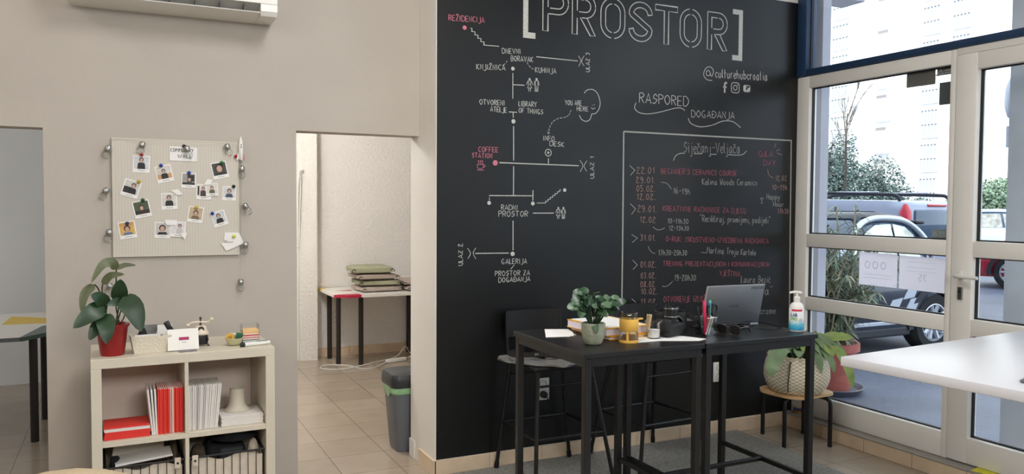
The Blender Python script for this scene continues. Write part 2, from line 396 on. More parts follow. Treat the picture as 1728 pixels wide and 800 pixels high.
# white head rail and the blue transom window above
w2 = MB(); bar(w2, 1.786, Yf0+.001, 2.185, 2.2225)
struct('trim_3', w2, m_frame, smooth=40)
tb = MB()
bar(tb, 3.765, YB-.002, 2.223, CEIL, 3.86, 3.95, .004); bar(tb, -2.9, 3.766, 2.223, 2.262, 3.86, 3.95, .004); bar(tb, -2.9, 3.766, CEIL-.08, CEIL, 3.86, 3.95, .004); bar(tb, 1.2, 1.26, 2.26, CEIL-.08, 3.86, 3.95, .004)
win2 = struct('window_2', MB().box(3.9, 3.94, -2.9, -2.86, 2.26, 3.17), m_blue)
tb.build('frame', m_blue, win2, 40)
glazing(win2, [(1.26, 3.765, 2.262, CEIL-.08), (-2.86, 1.2, 2.262, CEIL-.08)])
w3 = MB()
for y in (1.79, .72, -.38, -1.5, -2.6): bar(w3, y, y+.05, .084, 2.223)
for z0, z1 in ((.084, .22), (2.14, 2.223)): bar(w3, -2.9, 1.84, z0, z1)
bar(w3, -3, -2.6, .084, 2.223)
win3 = struct('window_3', MB().box(3.9, 3.93, -2.95, -2.7, .1, 2.2), m_frame)
w3.build('frame', m_frame, win3, 40)
glazing(win3, [(.77, 1.79, .22, 2.14), (-.33, .72, .22, 2.14), (-1.45, -.38, .22, 2.14), (-2.55, -1.5, .22, 2.14)])

# ------------------------------------------------------------------ chalk drawing on the blackboard wall
TEXTS = [
 ('map', 'REŽIDENCIJA', 1.4929, 2.3368, 1.6901, 2.3451, 0.0297, 'P'),
 ('map', 'DNEVNI', 1.7927, 2.1971, 1.9003, 2.2033, 0.0278, 'W'),
 ('map', 'BORAVAK', 1.8447, 2.1613, 1.9748, 2.1658, 0.0295, 'W'),
 ('map', 'KNJIŽNICA', 1.6477, 2.1025, 1.8104, 2.1106, 0.0289, 'W'),
 ('map', 'KUHINJA', 1.9895, 2.1134, 2.1162, 2.1168, 0.0284, 'W'),
 ('map', 'OTVORENI', 1.6653, 1.9238, 1.8081, 1.926, 0.0275, 'W'),
 ('map', 'ATELJE', 1.7261, 1.8904, 1.8204, 1.8894, 0.0277, 'W'),
 ('map', 'LIBRARY', 1.8916, 1.9278, 1.9981, 1.9293, 0.0282, 'W'),
 ('map', 'OF THINGS', 1.8919, 1.8934, 2.0363, 1.8917, 0.0266, 'W'),
 ('map', 'YOU ARE', 2.1732, 1.9507, 2.2783, 1.9536, 0.0273, 'W'),
 ('map', 'HERE', 2.2484, 1.9227, 2.3205, 1.9234, 0.0259, 'W'),
 ('map', 'INFO', 2.0392, 1.7518, 2.1086, 1.7513, 0.0271, 'W'),
 ('map', 'DESK', 2.0795, 1.7245, 2.168, 1.7214, 0.0273, 'W'),
 ('map', 'RADNI', 1.7924, 1.3767, 1.8884, 1.3754, 0.0282, 'W'),
 ('map', 'PROSTOR', 1.777, 1.3407, 1.949, 1.3405, 0.0313, 'W'),
 ('map', 'GALERIJA', 1.7958, 1.0893, 1.9455, 1.0884, 0.0283, 'W'),
 ('map', 'PROSTOR ZA', 1.7581, 1.0259, 1.9639, 1.0254, 0.0283, 'W'),
 ('map', 'DOGAĐANJA', 1.779, 0.9921, 1.9659, 0.9932, 0.0268, 'W'),
 ('map', 'ULAZ 3', 2.3276, 2.1409, 2.3264, 2.2466, 0.0261, 'W'),
 ('map', 'ULAZ 1', 2.3633, 1.5536, 2.3599, 1.6756, 0.0264, 'W'),
 ('map', 'ULAZ 2', 1.5737, 1.0876, 1.5716, 1.2014, 0.0262, 'W'),
 ('map', 'COFFEE', 1.6597, 1.6783, 1.7717, 1.679, 0.0276, 'P'),
 ('map', 'STATION', 1.623, 1.6465, 1.7376, 1.6469, 0.026, 'P'),
 ('heading', 'RASPORED', 2.6616, 1.993, 3.0096, 1.9917, 0.059, 'W'),
 ('heading', 'DOGAĐANJA', 3.0326, 1.9294, 3.3594, 1.9361, 0.0436, 'W'),
 ('heading', '@', 3.1208, 2.1614, 3.1923, 2.163, 0.0771, 'W'),
 ('heading', 'culturehubcroatia', 3.2101, 2.175, 3.617, 2.1866, 0.0565, 'W'),
 ('schedule', 'Siječanj-Veljača', 2.982, 1.7195, 3.4055, 1.7283, 0.0663, 'W'),
 ('schedule', '22.01', 2.6492, 1.5863, 2.7732, 1.589, 0.0407, 'Q'),
 ('schedule', "BEGINNER'S CERAMICS COURSE", 2.8194, 1.59, 3.3862, 1.588, 0.0328, 'P'),
 ('schedule', '29.01.', 2.6459, 1.5332, 2.7824, 1.5342, 0.0374, 'Q'),
 ('schedule', 'Kalina Woods Ceramics', 3.1215, 1.531, 3.5507, 1.5324, 0.039, 'W'),
 ('schedule', '05.02.', 2.6507, 1.4844, 2.7811, 1.4842, 0.0374, 'Q'),
 ('schedule', '12.02.', 2.653, 1.4367, 2.784, 1.4378, 0.0375, 'Q'),
 ('schedule', '16-19h', 2.9094, 1.4757, 3.0315, 1.4714, 0.0366, 'W'),
 ('schedule', '29.01.', 2.6589, 1.3676, 2.7935, 1.3636, 0.0409, 'Q'),
 ('schedule', 'KREATIVNE RADIONICE ZA DJECU', 2.8373, 1.3723, 3.461, 1.3587, 0.033, 'P'),
 ('schedule', '12.02', 2.6754, 1.3071, 2.784, 1.3038, 0.0359, 'Q'),
 ('schedule', '10-11h30', 2.8709, 1.3, 3.0224, 1.295, 0.0313, 'W'),
 ('schedule', '12-13h30', 2.8827, 1.2584, 3.0276, 1.2546, 0.0296, 'W'),
 ('schedule', '"Recikliraj, promijeni, podijeli"', 3.1107, 1.3087, 3.6635, 1.2953, 0.0428, 'W'),
 ('schedule', 'Q&A', 3.5584, 1.7109, 3.6751, 1.7145, 0.0386, 'P'),
 ('schedule', 'DAY', 3.5998, 1.659, 3.6987, 1.6593, 0.035, 'P'),
 ('schedule', '12.02', 3.7011, 1.5646, 3.7957, 1.5663, 0.0355, 'Q'),
 ('schedule', '10-19h', 3.6764, 1.5064, 3.8022, 1.508, 0.0354, 'Q'),
 ('schedule', 'Happy', 3.6303, 1.4481, 3.7388, 1.4453, 0.0372, 'W'),
 ('schedule', 'Hour', 3.6874, 1.4026, 3.7749, 1.4022, 0.0318, 'W'),
 ('schedule', '17h30', 3.7236, 1.3589, 3.8163, 1.3551, 0.0337, 'Q'),
 ('schedule', '31.01.', 2.6795, 1.2009, 2.7899, 1.1976, 0.0377, 'Q'),
 ('schedule', 'O-RUK: ISKUSTVENO-IZVEDBENA RADIONICA', 2.8598, 1.1934, 3.6519, 1.1682, 0.0331, 'P'),
 ('schedule', '17h30-20h30', 2.8085, 1.1136, 3.0158, 1.1076, 0.033, 'W'),
 ('schedule', 'Martina Troja Kartelo', 3.1637, 1.1186, 3.5514, 1.0956, 0.0395, 'W'),
 ('schedule', '01.02.', 2.6842, 1.0463, 2.7924, 1.0421, 0.0378, 'Q'),
 ('schedule', 'TRENING PREZENTACIJSKIH I KOMUNIKACIJSKIH', 2.8409, 1.0501, 3.6604, 1.0218, 0.0297, 'P'),
 ('schedule', 'VJEŠTINA', 3.2639, 0.9809, 3.4254, 0.9675, 0.0327, 'P'),
 ('schedule', '03.02.', 2.6869, 0.9808, 2.7934, 0.9785, 0.0362, 'Q'),
 ('schedule', '08.02.', 2.686, 0.9305, 2.7963, 0.9282, 0.0362, 'Q'),
 ('schedule', '10.02.', 2.6882, 0.8901, 2.8054, 0.885, 0.0362, 'Q'),
 ('schedule', '11.02.', 2.687, 0.8325, 2.8064, 0.8232, 0.0346, 'Q'),
 ('schedule', '19-20h30', 2.9265, 0.9604, 3.0844, 0.9547, 0.037, 'W'),
 ('schedule', 'Laura Bezić', 3.4357, 0.9295, 3.6728, 0.9207, 0.0443, 'W'),
 ('schedule', 'OTVORENJE IZLOŽBE', 2.85, 0.8372, 3.2012, 0.8244, 0.035, 'P'),
 ('schedule', 'a"', 3.6304, 0.8464, 3.6945, 0.8436, 0.0527, 'W'),
 ('schedule', '18h', 2.8581, 0.7855, 2.9226, 0.7822, 0.0369, 'W'),
 ('schedule', 'macrame', 3.5359, 0.7275, 3.72, 0.719, 0.0449, 'W'),
 ('schedule', 'RADIONICA', 2.8718, 0.7356, 3.0461, 0.7292, 0.0229, 'W'),
]
STROKES = [
 ('schedule', [(2.5568, 1.8227), (3.1587, 1.822), (3.8271, 1.8223), (3.8344, 1.1691), (3.8444, 0.4881)], 9, 'W', 0),
 ('schedule', [(2.5568, 1.8227), (2.5579, 1.1552), (2.5567, 0.4934)], 9, 'W', 0),
 ('schedule', [(2.5527, 0.4937), (3.2348, 0.4974), (3.7022, 0.4958), (3.8442, 0.4958)], 9, 'W', 0),
 ('heading', [(2.6379, 1.9895), (2.6289, 1.9598), (2.6563, 1.9369), (2.7158, 1.9304), (2.7999, 1.9448), (2.9097, 1.9739), (2.9594, 1.9767), (2.9846, 1.965)], 4, 'W', 1),
 ('heading', [(3.0106, 1.9211), (3.0301, 1.8917), (3.1006, 1.8748), (3.1908, 1.8893), (3.269, 1.9169), (3.3489, 1.9178), (3.4104, 1.8841)], 4, 'W', 1),
 ('schedule', [(2.9062, 1.6674), (2.921, 1.695), (2.9514, 1.7109), (2.9874, 1.7137)], 5, 'W', 1),
 ('schedule', [(3.055, 1.7135), (3.1181, 1.7155)], 5, 'W', 0),
 ('schedule', [(3.1766, 1.7132), (3.2249, 1.7156)], 5, 'W', 0),
 ('schedule', [(3.3173, 1.7161), (3.3891, 1.7158), (3.4335, 1.7224), (3.4611, 1.745)], 5, 'W', 1),
 ('schedule', [(2.6, 1.6312), (2.6361, 1.6056), (2.6056, 1.5752)], 3.5, 'W', 0),
 ('schedule', [(2.606, 1.4142), (2.6442, 1.3837), (2.6156, 1.3513)], 3.5, 'W', 0),
 ('schedule', [(2.8204, 1.5387), (2.8527, 1.5368), (2.8782, 1.5207), (2.8938, 1.5003)], 3, 'W', 1),
 ('schedule', [(2.7667, 1.2792), (2.7969, 1.2625), (2.832, 1.2647), (2.8499, 1.2753)], 3, 'W', 1),
 ('schedule', [(3.635, 1.6356), (3.6415, 1.6075), (3.6594, 1.5902), (3.6829, 1.5819)], 3, 'Q', 1),
 ('schedule', [(3.6974, 1.799), (3.6898, 1.7723)], 3, 'Q', 0),
 ('schedule', [(3.7021, 1.7506), (3.7312, 1.7631)], 3, 'Q', 0),
 ('schedule', [(3.7083, 1.7393), (3.7521, 1.7283)], 3, 'Q', 0),
 ('schedule', [(3.5782, 1.455), (3.5912, 1.4393), (3.6047, 1.4553), (3.5782, 1.455)], 2.5, 'W', 0),
 ('schedule', [(3.5912, 1.4393), (3.5916, 1.4234)], 2.5, 'W', 0),
 ('schedule', [(3.5824, 1.4225), (3.602, 1.4226)], 2.5, 'W', 0),
 ('schedule', [(2.6197, 1.2367), (2.6587, 1.2155), (2.6241, 1.1906)], 3.5, 'W', 0),
 ('schedule', [(2.6283, 1.0891), (2.661, 1.0605), (2.6309, 1.0351)], 3.5, 'W', 0),
 ('schedule', [(2.625, 0.8657), (2.6549, 0.8427)], 3.5, 'W', 0),
 ('schedule', [(2.7357, 1.1671), (2.7435, 1.1499), (2.7626, 1.1317), (2.7845, 1.1234)], 3, 'W', 1),
 ('schedule', [(2.8371, 0.9307), (2.8611, 0.9274), (2.8898, 0.9381), (2.9137, 0.957)], 3, 'W', 1),
 ('schedule', [(2.7724, 0.8119), (2.7869, 0.7932), (2.806, 0.7843), (2.8327, 0.7868)], 3, 'W', 1),
 ('schedule', [(3.1212, 1.1226), (3.1637, 1.1201)], 3, 'W', 0),
 ('map', [(1.6117, 2.309), (1.6201, 2.3099), (1.6201, 2.2926), (1.6285, 2.2934), (1.6369, 2.2942), (1.637, 2.2769), (1.6454, 2.2777), (1.6539, 2.2785), (1.654, 2.2612), (1.6624, 2.262), (1.6709, 2.2628), (1.671, 2.2454), (1.6795, 2.2462), (1.688, 2.247), (1.688, 2.2295), (1.6966, 2.2303), (1.7737, 2.2313)], 3.5, 'W', 0),
 ('map', [(1.9945, 2.196), (2.2511, 2.1947)], 4.5, 'W', 0),
 ('map', [(2.2545, 2.2233), (2.2707, 2.1984), (2.2575, 2.1658)], 3, 'W', 1),
 ('map', [(2.2913, 2.2265), (2.2756, 2.1967), (2.2919, 2.1706)], 3, 'W', 1),
 ('map', [(1.8211, 2.1592), (1.8155, 2.1507)], 3, 'W', 0),
 ('map', [(1.8099, 2.1442), (1.7955, 2.133)], 3, 'W', 0),
 ('map', [(1.9393, 2.1608), (1.9451, 2.1511)], 3, 'W', 0),
 ('map', [(1.9497, 2.1453), (1.9602, 2.137)], 3, 'W', 0),
 ('map', [(1.966, 2.1334), (1.9776, 2.1281)], 3, 'W', 0),
 ('map', [(1.8553, 2.0984), (1.8561, 1.9648)], 4.5, 'W', 0),
 ('map', [(1.8579, 2.0379), (1.9241, 2.0394)], 4.5, 'W', 0),
 ('map', [(1.9451, 2.0642), (1.9647, 2.0656), (1.9592, 2.0471), (1.9683, 2.0282), (1.9422, 2.0265), (1.951, 2.0466), (1.9451, 2.0642)], 3, 'W', 0),
 ('map', [(1.9451, 2.0642), (1.9371, 2.0434)], 3, 'W', 0),
 ('map', [(1.9647, 2.0656), (1.9731, 2.046)], 3, 'W', 0),
 ('map', [(1.9503, 2.027), (1.9505, 2.0082)], 3, 'W', 0),
 ('map', [(1.9601, 2.0277), (1.9603, 2.0089)], 3, 'W', 0),
 ('map', [(1.9871, 2.0672), (2.0069, 2.0687), (2.0129, 2.0458)], 3, 'W', 0),
 ('map', [(1.9871, 2.0672), (1.9816, 2.0436)], 3, 'W', 0),
 ('map', [(1.9888, 2.0637), (1.9892, 2.0108), (1.9958, 2.0112), (1.9972, 2.0426), (1.9991, 2.0114), (2.0057, 2.0119), (2.0053, 2.0649)], 3, 'W', 0),
 ('map', [(2.1275, 1.3792), (2.1453, 1.3792), (2.1402, 1.363), (2.1486, 1.3454), (2.1248, 1.3455), (2.1328, 1.363), (2.1275, 1.3792)], 3, 'W', 0),
 ('map', [(2.1275, 1.3792), (2.1203, 1.361)], 3, 'W', 0),
 ('map', [(2.1453, 1.3792), (2.1529, 1.361)], 3, 'W', 0),
 ('map', [(2.1322, 1.3455), (2.1324, 1.3286)], 3, 'W', 0),
 ('map', [(2.1411, 1.3454), (2.1413, 1.3286)], 3, 'W', 0),
 ('map', [(2.1598, 1.3792), (2.1777, 1.3793), (2.1831, 1.3585)], 3, 'W', 0),
 ('map', [(2.1598, 1.3792), (2.1548, 1.3584)], 3, 'W', 0),
 ('map', [(2.1613, 1.376), (2.1617, 1.3285), (2.1677, 1.3285), (2.1689, 1.3565), (2.1707, 1.3285), (2.1767, 1.3285), (2.1762, 1.376)], 3, 'W', 0),
 ('map', [(1.8339, 1.8933), (1.8813, 1.8937)], 4.5, 'W', 0),
 ('map', [(1.8583, 1.894), (1.8592, 1.865)], 4.5, 'W', 0),
 ('map', [(1.8615, 1.8198), (1.8631, 1.6381)], 5, 'W', 0),
 ('map', [(1.7802, 1.6248), (2.2641, 1.621)], 5.5, 'W', 0),
 ('map', [(2.2702, 1.6516), (2.2895, 1.6223), (2.2728, 1.5878)], 3, 'W', 1),
 ('map', [(2.316, 1.6496), (2.2972, 1.6212), (2.3147, 1.5921)], 3, 'W', 1),
 ('map', [(2.0728, 1.657), (2.073, 1.6282)], 4.5, 'W', 0),
 ('map', [(1.8633, 1.608), (1.8632, 1.4541)], 5, 'W', 0),
 ('map', [(1.7234, 1.4263), (1.7223, 1.4511), (1.9793, 1.4521)], 5, 'W', 0),
 ('map', [(1.9801, 1.4824), (1.9795, 1.4263)], 5, 'W', 0),
 ('map', [(2.004, 1.4134), (2.0504, 1.4137), (2.0577, 1.4137), (2.0576, 1.424), (2.0648, 1.424), (2.072, 1.4241), (2.0719, 1.4343), (2.0792, 1.4344), (2.0864, 1.4344), (2.0863, 1.4447), (2.0936, 1.4448), (2.1009, 1.4448), (2.1008, 1.4551), (2.1081, 1.4552), (2.1154, 1.4553), (2.1153, 1.4656), (2.1226, 1.4656), (2.1299, 1.4657), (2.1298, 1.476), (2.1371, 1.4761), (2.1444, 1.4762), (2.1443, 1.4865), (2.1517, 1.4866)], 3.5, 'W', 0),
 ('map', [(1.98, 1.3593), (2.1085, 1.3594)], 5, 'W', 0),
 ('map', [(1.8617, 1.3188), (1.8627, 1.161)], 5, 'W', 0),
 ('map', [(1.8379, 1.1466), (1.6435, 1.1486)], 5, 'W', 0),
 ('map', [(1.5995, 1.1764), (1.6165, 1.1501), (1.602, 1.1223)], 3, 'W', 1),
 ('map', [(1.6469, 1.1777), (1.6323, 1.1497), (1.6472, 1.1201)], 3, 'W', 1),
 ('map', [(1.8717, 1.0824), (1.8483, 1.0596)], 3, 'W', 0),
 ('map', [(1.6529, 1.6128), (1.6893, 1.6138), (1.6871, 1.5981), (1.6791, 1.5896), (1.6621, 1.5892), (1.6541, 1.5973), (1.6529, 1.6128)], 3, 'P', 0),
 ('map', [(1.6893, 1.6107), (1.6973, 1.6067), (1.6939, 1.5994), (1.6859, 1.5981)], 3, 'P', 1),
 ('map', [(1.6519, 1.5827), (1.6917, 1.5826)], 3, 'P', 0),
 ('map', [(1.6597, 1.6192), (1.6631, 1.6245), (1.6574, 1.6285), (1.6619, 1.6338)], 2.5, 'P', 1),
 ('map', [(1.671, 1.6196), (1.6744, 1.6248), (1.6687, 1.6288), (1.6732, 1.6342)], 2.5, 'P', 1),
 ('map', [(1.6813, 1.6198), (1.6847, 1.6251), (1.679, 1.6291), (1.6835, 1.6345)], 2.5, 'P', 1),
 ('map', [(2.2936, 2.0207), (2.312, 2.0399), (2.3493, 2.0456), (2.3808, 2.0242), (2.3978, 1.9794), (2.3907, 1.9415), (2.3696, 1.9157), (2.3446, 1.9101)], 4, 'W', 1),
 ('map', [(2.3445, 1.9122), (2.3324, 1.8796), (2.3077, 1.8677), (2.2791, 1.8769), (2.2641, 1.8994)], 4, 'W', 1),
 ('map', [(2.3404, 1.9461), (2.3505, 1.9381), (2.3654, 1.9454)], 3, 'W', 1),
 ('map', [(2.21, 1.9238), (2.2069, 1.9127)], 3, 'W', 0),
 ('map', [(2.2053, 1.9068), (2.1983, 1.8982)], 3, 'W', 0),
 ('map', [(2.1945, 1.8936), (2.1843, 1.8876)], 3, 'W', 0),
 ('map', [(2.1788, 1.8844), (2.1647, 1.8809)], 3, 'W', 0),
 ('map', [(2.1571, 1.879), (2.1415, 1.8769)], 3, 'W', 0),
 ('map', [(2.1331, 1.8757), (2.1199, 1.8696)], 3, 'W', 0),
 ('map', [(2.1129, 1.8663), (2.1013, 1.8569)], 3, 'W', 0),
 ('map', [(2.0951, 1.8519), (2.0875, 1.84)], 3, 'W', 0),
 ('map', [(2.0834, 1.8336), (2.0788, 1.8226)], 3, 'W', 0),
 ('map', [(2.0764, 1.8167), (2.0734, 1.8017)], 3, 'W', 0),
 ('map', [(2.0647, 1.7974), (2.0731, 1.7895), (2.079, 1.796)], 3, 'W', 0),
]
DOTS = [
 ('map', 1.5795, 2.3088, 0.0108, 'P', 0),
 ('map', 1.8554, 2.1218, 0.0102, 'W', 0),
 ('map', 1.9549, 2.0736, 0.0061, 'W', 0),
 ('map', 1.9969, 2.0767, 0.0062, 'W', 0),
 ('map', 2.1363, 1.387, 0.0055, 'W', 0),
 ('map', 2.1686, 1.3871, 0.0056, 'W', 0),
 ('map', 1.8607, 1.8454, 0.0116, 'W', 0),
 ('map', 1.7559, 1.6229, 0.0143, 'P', 0),
 ('map', 2.0714, 1.6868, 0.0186, 'W', 1),
 ('map', 2.0714, 1.6868, 0.0064, 'W', 0),
 ('map', 1.7218, 1.4126, 0.0105, 'W', 0),
 ('map', 1.9796, 1.411, 0.0108, 'W', 0),
 ('map', 2.1755, 1.4856, 0.01, 'W', 0),
 ('map', 1.8604, 1.1417, 0.012, 'W', 0),
 ('map', 2.3478, 1.9593, 0.0023, 'W', 0),
 ('map', 2.3602, 1.9622, 0.0023, 'W', 0),
]

CM = [m_chalk, m_pink, m_peach]; CI = {'W': 0, 'P': 1, 'Q': 2}
ck = {k: MB() for k in ('map', 'heading', 'schedule', 'title')}
cf = lambda u, v, d=0: (u, YB-.0022-d, v)
rc = random.Random(3)
for g, s_, x0, z0, x1, z1, h, c in TEXTS:
    L = math.hypot(x1-x0, z1-z0); write(ck[g], s_, cf, x0, z0, L, h*.93, .0026 if g == 'schedule' else .0029 if h < .045 else .0038, CI[c], ((x1-x0)/L, (z1-z0)/L), rc, .025)
for g, P, wd, c, sm in STROKES:
    if sm: P = [(p.x, p.y) for p in smooth3([Vector((a, b, 0)) for a, b in P], 4)]
    ck[g].ribbon(P, wd*.00095, cf, CI[c])
for g, x0, z0, r, c, ring in DOTS:
    P = [(x0+r*math.cos(i*PI/10), z0+r*math.sin(i*PI/10)) for i in range(20)]
    if ring: ck[g].ribbon(P, .004, cf, CI[c], closed=True)
    else: ck[g].add([cf(a, b, .0006) for a, b in P]+[cf(a, b, 0) for a, b in P], [tuple(range(20))]+[(i, (i+1) % 20, 20+(i+1) % 20, 20+i) for i in range(20)], CI[c])
# title: double-line capitals between filled brackets
T_ = ck['title']; Z0, Z1, TH = 2.339, 2.561, .031; LW = .0052
def loop(P, closed=True): T_.ribbon(P, LW, cf, 0, closed=closed)
def arc(cx, cz, rx, rz, a0, a1, n=10): return [(cx+rx*math.cos(math.radians(a0+(a1-a0)*i/n)), cz+rz*math.sin(math.radians(a0+(a1-a0)*i/n))) for i in range(n+1)]
def letter_T(x0, x1):
    c = (x0+x1)/2; h = TH/2
    loop([(x0, Z1), (x1, Z1), (x1, Z1-TH), (c+h, Z1-TH), (c+h, Z0), (c-h, Z0), (c-h, Z1-TH), (x0, Z1-TH)])
def letter_O(x0, x1):
    for i in (0, TH):
        a, b, lo, hi = x0+i, x1-i, Z0+i, Z1-i; r = (b-a)/2; c = (a+b)/2
        loop(arc(c, hi-r, r, r, 2, 82)+[], False); loop(arc(c, hi-r, r, r, 98, 180)+arc(c, lo+r, r, r, 180, 262), False); loop(arc(c, lo+r, r, r, 278, 360)+[(b, hi-r)], False)
def letter_P(x0, x1, leg=False):
    m = Z0+(Z1-Z0)*.42; r = (Z1-m)/2; cz = (Z1+m)/2
    loop([(x0+TH, m-.004), (x0+TH, Z0), (x0, Z0), (x0, Z1)], False)
    loop([(x0, Z1), (x1-r, Z1)]+arc(x1-r, cz, r, r, 90, 0, 6), False); loop(arc(x1-r, cz, r, r, -4, -90, 6)+([(x0+TH, m)] if not leg else [(x0+TH+.03, m)]), False)
    ri = r-TH
    loop([(x0+TH, m+TH+.004), (x0+TH, Z1-TH), (x1-r-.01, Z1-TH)], False); loop([(x1-r, Z1-TH)]+arc(x1-r, cz, ri, ri, 90, -90, 8)+[(x0+TH+.012, m+TH)], False)
    if leg:
        a = x0+TH+.02
        loop([(a, m), (x1-TH-.002, Z0), (x1, Z0), (a+TH+.012, m)], False)
def letter_S(x0, x1):
    c = (x0+x1)/2; R = (x1-x0)/2-TH/2; t = Z1-TH/2; b = Z0+TH/2; rz = (t-b)/4+.004
    cl = arc(c, t-rz, R, rz, 0, 180, 12)+smooth_mid((c-R, t-rz), (c+R, b+rz))+arc(c, b+rz, R, rz, 0, -180, 12)
    cl = [Vector(q) for q in cl]; Lf = []; Rt = []
    for i, p in enumerate(cl):
        d = cl[min(i+1, len(cl)-1)]-cl[max(i-1, 0)]; d.normalize(); n = Vector((-d.y, d.x))
        Lf.append(tuple(p+n*TH/2)); Rt.append(tuple(p-n*TH/2))
    loop(Lf+Rt[::-1])
def smooth_mid(a, b):
    o = []
    for i in range(1, 8):
        t = i/8; s_ = t*t*(3-2*t); o.append((a[0]+(b[0]-a[0])*s_, a[1]+(b[1]-a[1])*(.5*t+.5*(2*t*t if t < .5 else 1-2*(1-t)**2)*1.0)))
    return o
letter_P(2.0325, 2.190); letter_P(2.214, 2.362, True); letter_O(2.397, 2.556); letter_S(2.584, 2.743); letter_T(2.764, 2.9222); letter_O(2.941, 3.0975); letter_P(3.1435, 3.293, True)
def fillpoly(mb, P, mi=0):
    n = len(P); mb.add([cf(a, b, .0006) for a, b in P]+[cf(a, b, 0) for a, b in P], [tuple(range(n))]+[(i, (i+1) % n, n+(i+1) % n, n+i) for i in range(n)], mi)
fillpoly(T_, [(1.9144, 2.597), (1.988, 2.597), (1.988, 2.567), (1.944, 2.567), (1.944, 2.321), (1.988, 2.321), (1.988, 2.29), (1.9144, 2.29)])
fillpoly(T_, [(3.413, 2.29), (3.335, 2.29), (3.335, 2.321), (3.383, 2.321), (3.383, 2.567), (3.335, 2.567), (3.335, 2.597), (3.413, 2.597)])
# social media marks under the handle
H_ = ck['heading']
H_.ribbon([(3.298, 2.148), (3.288, 2.150), (3.281, 2.143), (3.281, 2.089)], .011, cf); H_.ribbon([(3.268, 2.124), (3.296, 2.124)], .009, cf)
def rrect(x0, x1, z0, z1, r): return arc(x1-r, z1-r, r, r, 0, 90, 4)+arc(x0+r, z1-r, r, r, 90, 180, 4)+arc(x0+r, z0+r, r, r, 180, 270, 4)+arc(x1-r, z0+r, r, r, 270, 360, 4)
H_.ribbon(rrect(3.3325, 3.394, 2.094, 2.155, .016), .0045, cf, closed=True); H_.ribbon(arc(3.363, 2.1245, .0145, .0145, 0, 342, 18), .0045, cf, closed=True); fillpoly(H_, arc(3.382, 2.143, .003, .003, 0, 315, 7))
yt = rrect(3.4275, 3.48, 2.106, 2.145, .011)
H_.ribbon(yt, .004, cf, closed=True); fillpoly(H_, [(3.4275, 2.11), (3.447, 2.108), (3.447, 2.143), (3.4275, 2.141)]); fillpoly(H_, [(3.48, 2.11), (3.48, 2.141), (3.465, 2.1265), (3.447, 2.1425), (3.447, 2.14), (3.463, 2.1255), (3.447, 2.1105), (3.447, 2.108)])
for k, nm in (('map', 'chalk_map'), ('heading', 'chalk_heading'), ('schedule', 'chalk_schedule'), ('title', 'chalk_title')): ck[k].build(nm, CM if k != 'schedule' else [mat('worn_white_chalk', (172, 172, 166), .95, var=.25, scale=160, spec=.1), mat('worn_pink_chalk', (176, 98, 112), .95, var=.25, scale=160, spec=.1), mat('worn_pale_chalk', (180, 142, 134), .95, var=.25, scale=160, spec=.1)], wbk)

# ================================================================== OUTSIDE
struct('street_ground', MB().box(3.96, 90, -40, 70, -.4, -.15), m_asphalt)
struct('pavement_kerb', MB().box(4.09, 4.35, -25, 30, -.2, -.13, bev=.01), m_sill)
tag(MB().box(4.38, 4.86, 2.16, 2.80, -.15, 3.9, bev=.01).build('street_column', m_extdark), 'square grey column standing outside the door', 'column')
struct('balcony_slab', MB().box(4.0, 5.0, 4.30, 4.52, 2.93, 3.25, bev=.01), m_ext)
# apartment block across the street
m_fac = mat('white_facade', (250, 248, 244), .9, var=.02, scale=.3)
m_win = mat('hazy_window_glass', (166, 170, 174), .5); m_win2 = mat('pale_window_bars', (206, 206, 206), .6)
m_shade = mat('balcony_shade', (184, 174, 168), .9)  # for flat panels, shade of the recessed balconies put into the colour
ap = thing('apartment_building', 'tall white sunlit apartment block across the street', 'building', (60, 0, 0))
fb = MB(); fb.box(0, 14, 20, 80, -.2, 46)
fb.build('facade', m_fac, ap)
def z60(z): return 1.405+(z-1.405)*60/34
st_h = 2.82
for (y0, y1, zb) in ((30.2*60/34, 31.25*60/34, z60(4.825)), (25.0*60/34, 25.87*60/34, z60(3.05)), (41.5, 43, z60(3.05))):
    k = int((-zb+3)//st_h)
    for i in range(-1, 9):
        z0 = zb+i*st_h
        if z0 < .5: continue
        gl = MB().box(-.06, .05, y0, y1, z0, z0+2.35).build('window_column', m_win, ap)
        b_ = MB(); n = 5
        for j in range(n+1): yy = y0+(y1-y0)*j/n; b_.box(-.14, -.05, yy-.05, yy+.05, z0, z0+2.35)
        for zz in (z0, z0+1.15, z0+2.3): b_.box(-.16, -.05, y0, y1, zz-.04, zz+.05)
        b_.build('window_bars', m_win2, gl)
for i in range(0, 8):
    z0 = z60(4.1)+(i-1)*st_h; y0, y1 = 27.75*60/34, 28.43*60/34
    MB().box(-.05, .05, y0+.2, y1, z0+.1, z0+2.2).build('balcony_shade_panel', m_shade, ap)
    MB().box(-.9, .05, y0-.4, y1+.1, z0-.12, z0+.08).build('balcony_slab', m_fac, ap)
    MB().box(-.06, .04, 52.2, 53, z0+.3, z0+1.6).build('small_window', m_win, ap)
